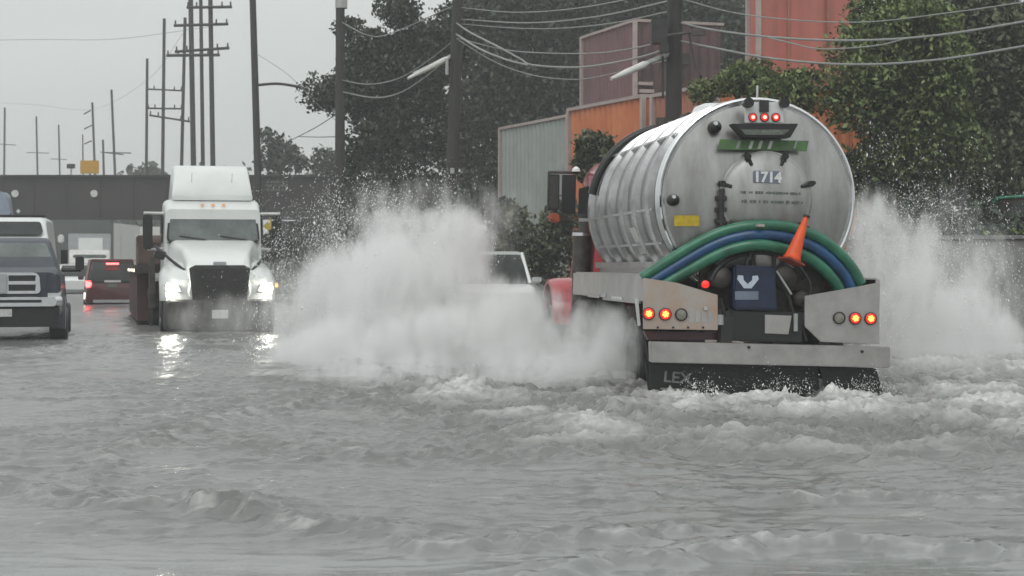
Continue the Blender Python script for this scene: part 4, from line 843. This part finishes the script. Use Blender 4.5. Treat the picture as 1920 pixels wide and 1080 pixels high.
# big tree left of centre, built around D=72
def treepx(label, px, D, blobs, n, size, mt, seed, cr_, **k):
    b = at(px, 500, D); b.z = .2; cr2 = []
    for x, y, rx, ry, kk in blobs:
        p = at(x, y, D)-b; cr2.append((p.x, random.Random(x).uniform(-1, 1), p.z, rx/F*D, rx/F*D*.7, ry/F*D, kk))
    return tree(label, b, 0, cr2, n, size, mt, seed, cr_, **k)
treepx('large dark leafy tree with gaps of sky rising between the two dark poles', 740, 72, [(770, 210, 90, 130, 60), (690, 120, 55, 55, 22), (790, 80, 60, 40, 22), (640, 190, 50, 30, 12), (705, 310, 60, 65, 30), (745, 20, 14, 30, 5), (850, 60, 25, 50, 14), (665, 55, 22, 14, 4)], 48000, .20, 'leaf_dark', 21, .75, trunk_r=.35)
treepx('dense dark tree filling the gap between lamp pole and maroon building', 960, 84, [(940, 140, 90, 170, 80), (1010, 60, 110, 110, 50), (920, 300, 90, 100, 40), (1080, 200, 90, 130, 40)], 48000, .28, 'leaf_deep', 31, 1.3, trunk_r=.4)
treepx('tall deep green tree filling the sky between maroon building and red tower', 1230, 88, [(1150, 30, 110, 80, 40), (1290, 60, 120, 120, 50), (1370, 130, 80, 110, 30), (1210, 150, 90, 90, 24)], 48000, .30, 'leaf_deep', 41, 1.4, trunk_r=.4)
treepx('round bushy tree low behind the capped pole', 600, 119, [(600, 350, 55, 60, 30), (640, 400, 80, 60, 30), (560, 370, 30, 30, 10)], 12000, .34, 'leaf_dark', 51, 1.0, trunk_r=.2)
treepx('sparse small tree above the right end of the bridge', 525, 122, [(520, 285, 30, 26, 12), (505, 262, 14, 12, 4), (545, 300, 26, 18, 8), (500, 300, 22, 16, 6)], 1500, .38, 'leaf_dark', 61, .75, trunk_r=.15)
treepx('bright green leafy tree right of the red tower', 1640, 42, [(1700, 110, 105, 110, 60), (1600, 185, 40, 40, 7), (1720, 260, 100, 90, 40), (1660, 40, 50, 60, 14), (1475, 168, 55, 18, 6), (1660, 320, 80, 60, 20)], 52000, .14, 'leaf_green', 71, .62, trunk_r=.22)
treepx('olive green tree at the right edge above the green car', 1850, 47, [(1850, 150, 120, 190, 90), (1900, 300, 90, 70, 30), (1760, 60, 70, 70, 26)], 40000, .17, 'leaf_olive', 81, .8, trunk_r=.25)
treepx('deep green tree filling the background behind the bright leafy tree', 1680, 62, [(1740, 200, 130, 200, 80), (1880, 160, 130, 220, 80), (1680, 320, 90, 90, 24)], 48000, .22, 'leaf_deep', 91, 1.1, trunk_r=.3)
treepx('small leafy bush crown peeking over the tank lid', 1385, 45, [(1385, 160, 38, 26, 18), (1420, 140, 30, 22, 10), (1330, 175, 20, 10, 4)], 7000, .11, 'leaf_green', 95, .35, trunk_r=.08)
treepx('small shrub between orange building and tanker cab', 1105, 44, [(1105, 300, 26, 40, 16), (1120, 275, 18, 20, 8)], 3500, .15, 'leaf_olive', 96, .35, trunk_r=.06)
# hedges and low shrubs on the verge
def hedge(label, px0, px1, pyt, D, n, mt, seed, size=.18):
    a, b2 = at(px0, pyt, D), at(px1, pyt, D); L = b2.x-a.x; o = empty('shrub', ((a.x+b2.x)/2, D, .1), 0, label, 'shrub'); r = random.Random(seed); H = a.z-.2; cl = []
    for _ in range(int(26+L*4)): s = r.uniform(.3, .7); cl.append((r.uniform(-L/2, L/2), r.uniform(-.8, .8), r.uniform(.2, max(.4, H-.3)), s, s, s*.8))
    foliage('foliage', cl, n, size, mt, o, seed, .3); m = MB()
    for k in range(5): m = MB(); x = r.uniform(-L/2, L/2)*.8; m.tube([(x, 0, -.1), (x+r.uniform(-.3, .3), 0, H*.7)], [.05, .02], 6); m.build('stem', M['bark'], o)
    return o
hedge('olive verge shrub left of the tanker cab', 960, 1060, 375, 50, 7000, 'leaf_olive', 3)
hedge('long dark green hedge low behind the water spray', 640, 960, 372, 58, 12000, 'leaf_dark', 4, .22)
hedge('dark hedge beside the right bridge abutment', 500, 650, 425, 74, 8000, 'leaf_dark', 5, .25)
hedge('dark green hedge above the concrete wall at right', 1590, 1960, 375, 38, 22000, 'leaf_deep', 6)
hedge('green hedge low on the far right in front of the green car', 1830, 2000, 432, 36, 5000, 'leaf_green', 8)
# distant tree line beyond the bridge: reads as one low mass
r = random.Random(4); cl = []
for k in range(90):
    px = r.uniform(-60, 470); D = r.uniform(190, 260); p = at(px, 500, D); s = r.uniform(1.2, 3.0); cl.append((p.x, D, r.uniform(3, 11.5 if 220 < px < 440 else 9.5), s*1.3, s, s))
tag(foliage('far_woods', cl, 16000, 1.0, 'leaf_dark', None, 12, .2), kind='stuff')
# under-bridge backdrop ground bank
m = MB(); m.box((at(100, 500, 270).x, 275, 2.2), (240, 4, 6.5)); 
tag(m.build('hill', M['soil']), kind='structure')

# ================================================================== SPRAY
def spray(name, label, puffs, dens, seed, noise_scale=1.7, thr=.32, emit=0):
    dom = MB()
    for c, r, w_ in puffs: dom.lathe(c, (0, 0, 1), [(-r[2]*math.cos(t), r[2]*math.sin(t)) for t in np.linspace(.001, math.pi-.001, 17)], 28)
    # scale each lathe to its ellipsoid
    k = 17*28
    for i, (c, r, w_) in enumerate(puffs):
        for j in range(i*k, (i+1)*k):
            v = dom.v[j]; dom.v[j] = (c[0]+(v[0]-c[0])*r[0]/r[2], c[1]+(v[1]-c[1])*r[1]/r[2], max(v[2], -.02))
    o = dom.build(name, [])
    md = o.modifiers.new('union', 'REMESH'); md.mode = 'VOXEL'; md.voxel_size = .14
    bpy.context.view_layer.update(); me = bpy.data.meshes.new_from_object(o.evaluated_get(bpy.context.evaluated_depsgraph_get())); o.modifiers.clear(); o.data = me
    m = bpy.data.materials.new(name+'_mist'); m.use_nodes = True; n = m.node_tree.nodes; l = m.node_tree.links; n.remove(n['Principled BSDF'])
    pv = n.new('ShaderNodeVolumePrincipled'); pv.inputs['Color'].default_value = (.965, .968, .966, 1); pv.inputs['Anisotropy'].default_value = 0
    l.new(pv.outputs[0], n['Material Output'].inputs['Volume'])
    t = n.new('ShaderNodeTexCoord'); P = t.outputs['Object']
    def mt(op, a, b_=None, clamp=False):
        k = n.new('ShaderNodeMath'); k.operation = op; k.use_clamp = clamp
        for i, s in enumerate((a, b_)):
            if s is None: continue
            if isinstance(s, (int, float)): k.inputs[i].default_value = s
            else: l.new(s, k.inputs[i])
        return k.outputs[0]
    tot = None
    for c, r, w_ in puffs:
        mp_ = n.new('ShaderNodeMapping'); mp_.vector_type = 'TEXTURE'; mp_.inputs['Location'].default_value = c; mp_.inputs['Scale'].default_value = r
        l.new(P, mp_.inputs[0]); dt = n.new('ShaderNodeVectorMath'); dt.operation = 'DOT_PRODUCT'; l.new(mp_.outputs[0], dt.inputs[0]); l.new(mp_.outputs[0], dt.inputs[1])
        f = mt('MULTIPLY', mt('SUBTRACT', 1.0, dt.outputs['Value'], True), w_); tot = f if tot is None else mt('ADD', tot, f)
    mp2 = n.new('ShaderNodeMapping'); mp2.inputs['Scale'].default_value = (1.25, 1, .5); mp2.inputs['Rotation'].default_value = (0, R(-22), 0); l.new(P, mp2.inputs[0])
    z = n.new('ShaderNodeTexNoise'); z.inputs['Scale'].default_value = noise_scale; z.inputs['Detail'].default_value = 6; z.inputs['Roughness'].default_value = .62; z.inputs['Distortion'].default_value = .4; l.new(mp2.outputs[0], z.inputs['Vector'])
    z2_ = n.new('ShaderNodeTexNoise'); z2_.inputs['Scale'].default_value = noise_scale*3.6; z2_.inputs['Detail'].default_value = 4; z2_.inputs['Roughness'].default_value = .7; l.new(mp2.outputs[0], z2_.inputs['Vector'])
    e = mt('ADD', mt('MULTIPLY', mt('MINIMUM', tot, .85), 1.15), mt('ADD', mt('MULTIPLY', mt('SUBTRACT', z.outputs['Fac'], .5), 3.6), mt('MULTIPLY', mt('SUBTRACT', z2_.outputs['Fac'], .5), 3.2))); e = mt('SUBTRACT', e, thr)
    e = mt('MULTIPLY', mt('MAXIMUM', e, 0), mt('MULTIPLY', tot, 2.2, True)); l.new(mt('MULTIPLY', e, dens), pv.inputs['Density'])
    o.data.materials.clear(); o.data.materials.append(m); m.cycles.volume_step_rate = .25
    tag(o, label, 'water spray', kind='stuff'); return o
def pf(px, py, rx, rz, D, ry, w_=1.0): p = at(px, py, D); return (tuple(p), (rx/F*D, ry, rz/F*D), w_)
PL = [pf(790, 590, 200, 165, 25.4, 1.5), pf(720, 550, 165, 130, 25.5, 1.4), pf(845, 460, 90, 85, 26.0, 1.0), pf(760, 430, 90, 50, 26.3, .8, .6), pf(640, 560, 100, 120, 26, 1.1, .75), pf(700, 670, 230, 100, 24.2, 1.6), pf(900, 650, 230, 100, 23.8, 1.2),
      pf(1040, 690, 200, 95, 22.4, .8), pf(1100, 650, 110, 95, 21.0, .6, 1.2), pf(1160, 660, 60, 100, 19.8, .45, 1.1), pf(590, 690, 130, 80, 25, 1.4, .85), pf(970, 590, 120, 85, 25.0, .8, .6), pf(965, 560, 85, 55, 24, .6, .8), pf(1035, 585, 80, 60, 23, .5, .55), pf(690, 700, 200, 75, 20.2, 1.0, .65), pf(880, 705, 220, 65, 19.6, .8, .65), pf(1060, 700, 140, 75, 19.6, .6, .7), pf(790, 430, 280, 110, 26.3, 1.0, .45), pf(570, 600, 120, 150, 26.3, 1.2, .45)]
PR = [pf(1690, 590, 110, 160, 24.5, 1.3), pf(1640, 450, 65, 125, 25, .9), pf(1780, 640, 150, 110, 25, 1.4), pf(1720, 470, 70, 80, 25.2, .8, .7), pf(1820, 580, 80, 90, 25, .9, .7), pf(1860, 650, 90, 70, 25.5, 1, .8), pf(1740, 470, 170, 150, 25.6, .8, .45), pf(1770, 670, 140, 60, 22.0, .8, .6), pf(1860, 560, 120, 150, 26, 1.0, .45)]
spL = spray('spray', 'tall white wall of spray thrown up left of the tanker', PL, 2.8, 1)
spR = spray('spray', 'white spray plume thrown up right of the tanker', PR, 2.1, 2)
def jets(origins, n, per, vel, parent, seed, size=.005):
    """thin streaks of drops flung along ballistic paths"""
    r = np.random.default_rng(seed); C = []; Dn = []
    for _ in range(n):
        (o0, o1) = origins[r.integers(len(origins))]; o = np.array(o0)+(np.array(o1)-np.array(o0))*r.uniform(); v = np.array([r.normal(vel[0], vel[1]), r.normal(vel[2], vel[3]), abs(r.normal(vel[4], vel[5]))])
        tf = 2*v[2]/9.8; k = r.integers(per//2, per*2); t = r.uniform(.22, .95)*tf+r.normal(0, .09, k)*tf; t = np.clip(t, .05, tf)
        p = o+v*t[:, None]; p[:, 2] -= 4.9*t*t; p += r.normal(0, .035, (k, 3))*(1+t[:, None]*2); d = v[None]-np.array([0, 0, 9.8])*t[:, None]; C.append(p); Dn.append(d/np.linalg.norm(d, axis=1)[:, None])
    c = np.concatenate(C); d = np.concatenate(Dn); c[:, 2] = np.maximum(c[:, 2], .02); return dropmesh(c, d, size, r, parent)
def dropmesh(c, d, size, r, parent):
    n = len(c); s = size*r.lognormal(0, .45, n); st = r.uniform(1, 3.2, n)
    base = np.array([(1, 0, 0), (-1, 0, 0), (0, 1, 0), (0, -1, 0), (0, 0, 1), (0, 0, -1)], float); F_ = np.array([(0, 2, 4), (2, 1, 4), (1, 3, 4), (3, 0, 4), (2, 0, 5), (1, 2, 5), (3, 1, 5), (0, 3, 5)])
    vv = base[None]*s[:, None, None]; dirs = d*s[:, None]*st[:, None]; vv[:, 4] = dirs; vv[:, 5] = -dirs
    co = (vv+c[:, None]).reshape(-1, 3); fc = (F_[None]+np.arange(n)[:, None, None]*6).reshape(-1, 3)
    o = fast_mesh('droplets', co, fc, [], M['drop'], parent, 3); tag(o, kind='stuff'); return o
def drops(puffs, n, parent, seed, size=.014):
    r = np.random.default_rng(seed); P = np.array([list(c)+list(rr_) for c, rr_, w_ in puffs]); idx = r.integers(0, len(P), n); d = r.normal(size=(n, 3)); d[:, 2] = np.abs(d[:, 2])*1.2-.15; d /= np.linalg.norm(d, axis=1)[:, None]
    rad = .86+np.abs(r.normal(size=n))*.16; c = P[idx, :3]+d*P[idx, 3:]*rad[:, None]; c[:, 2] = np.maximum(c[:, 2], .02)
    return dropmesh(c, d, size, r, parent)
M['drop'] = mat('water_drop', (.85, .86, .85), .3, 0, .03, 5)
jets([((-.3, 26.2, .1), (-3.0, 25.4, .1)), ((-.4, 25.6, .1), (-2.4, 25.6, .1))], 420, 40, (-.6, .45, -.3, .6, 5.8, .7), spL, 5, .0034)
jets([((4.6, 24.6, .1), (5.6, 25.0, .1))], 260, 40, (.75, .6, -.2, .5, 6.0, .9), spR, 6, .0034)
# low splash thrown up behind the flaps
PW = [pf(1262, 768, 60, 34, 18.1, .32), pf(1435, 762, 85, 40, 18.2, .34), pf(1350, 772, 70, 22, 18.1, .3, .8), pf(1600, 768, 70, 26, 18.3, .3, .8)]
spW = spray('splash', 'low white splash boiling behind the mud flaps of the tanker', PW, 7, 4, 4.0, .25)
jets([((1.75, 18.35, .0), (2.1, 18.35, .0)), ((2.4, 18.4, .0), (3.0, 18.4, .0)), ((3.3, 18.4, .0), (3.8, 18.4, .0))], 70, 18, (0, .5, -.3, .3, 1.35, .35), spW, 8, .003)
# bow wave mist around the semi bumper
spS = spray('mist', 'thin dark mist around the bumper of the white semi', [pf(430, 600, 140, 60, 35.2, .9), pf(540, 560, 60, 90, 35, .9)], .45, 3, 1.2, .2)

# ------------------------------------------------------------------ haze
m = MB(); m.box((-20, 140, 12), (420, 320, 28)); hz = m.build('haze', [], None, 0, False)
hm = bpy.data.materials.new('rain_haze'); hm.use_nodes = True; n = hm.node_tree.nodes; n.remove(n['Principled BSDF']); pv = n.new('ShaderNodeVolumePrincipled'); pv.inputs['Color'].default_value = (.9, .92, .92, 1); pv.inputs['Density'].default_value = .0014
hm.node_tree.links.new(pv.outputs[0], n['Material Output'].inputs['Volume']); hz.data.materials.append(hm); tag(hz, kind='stuff')
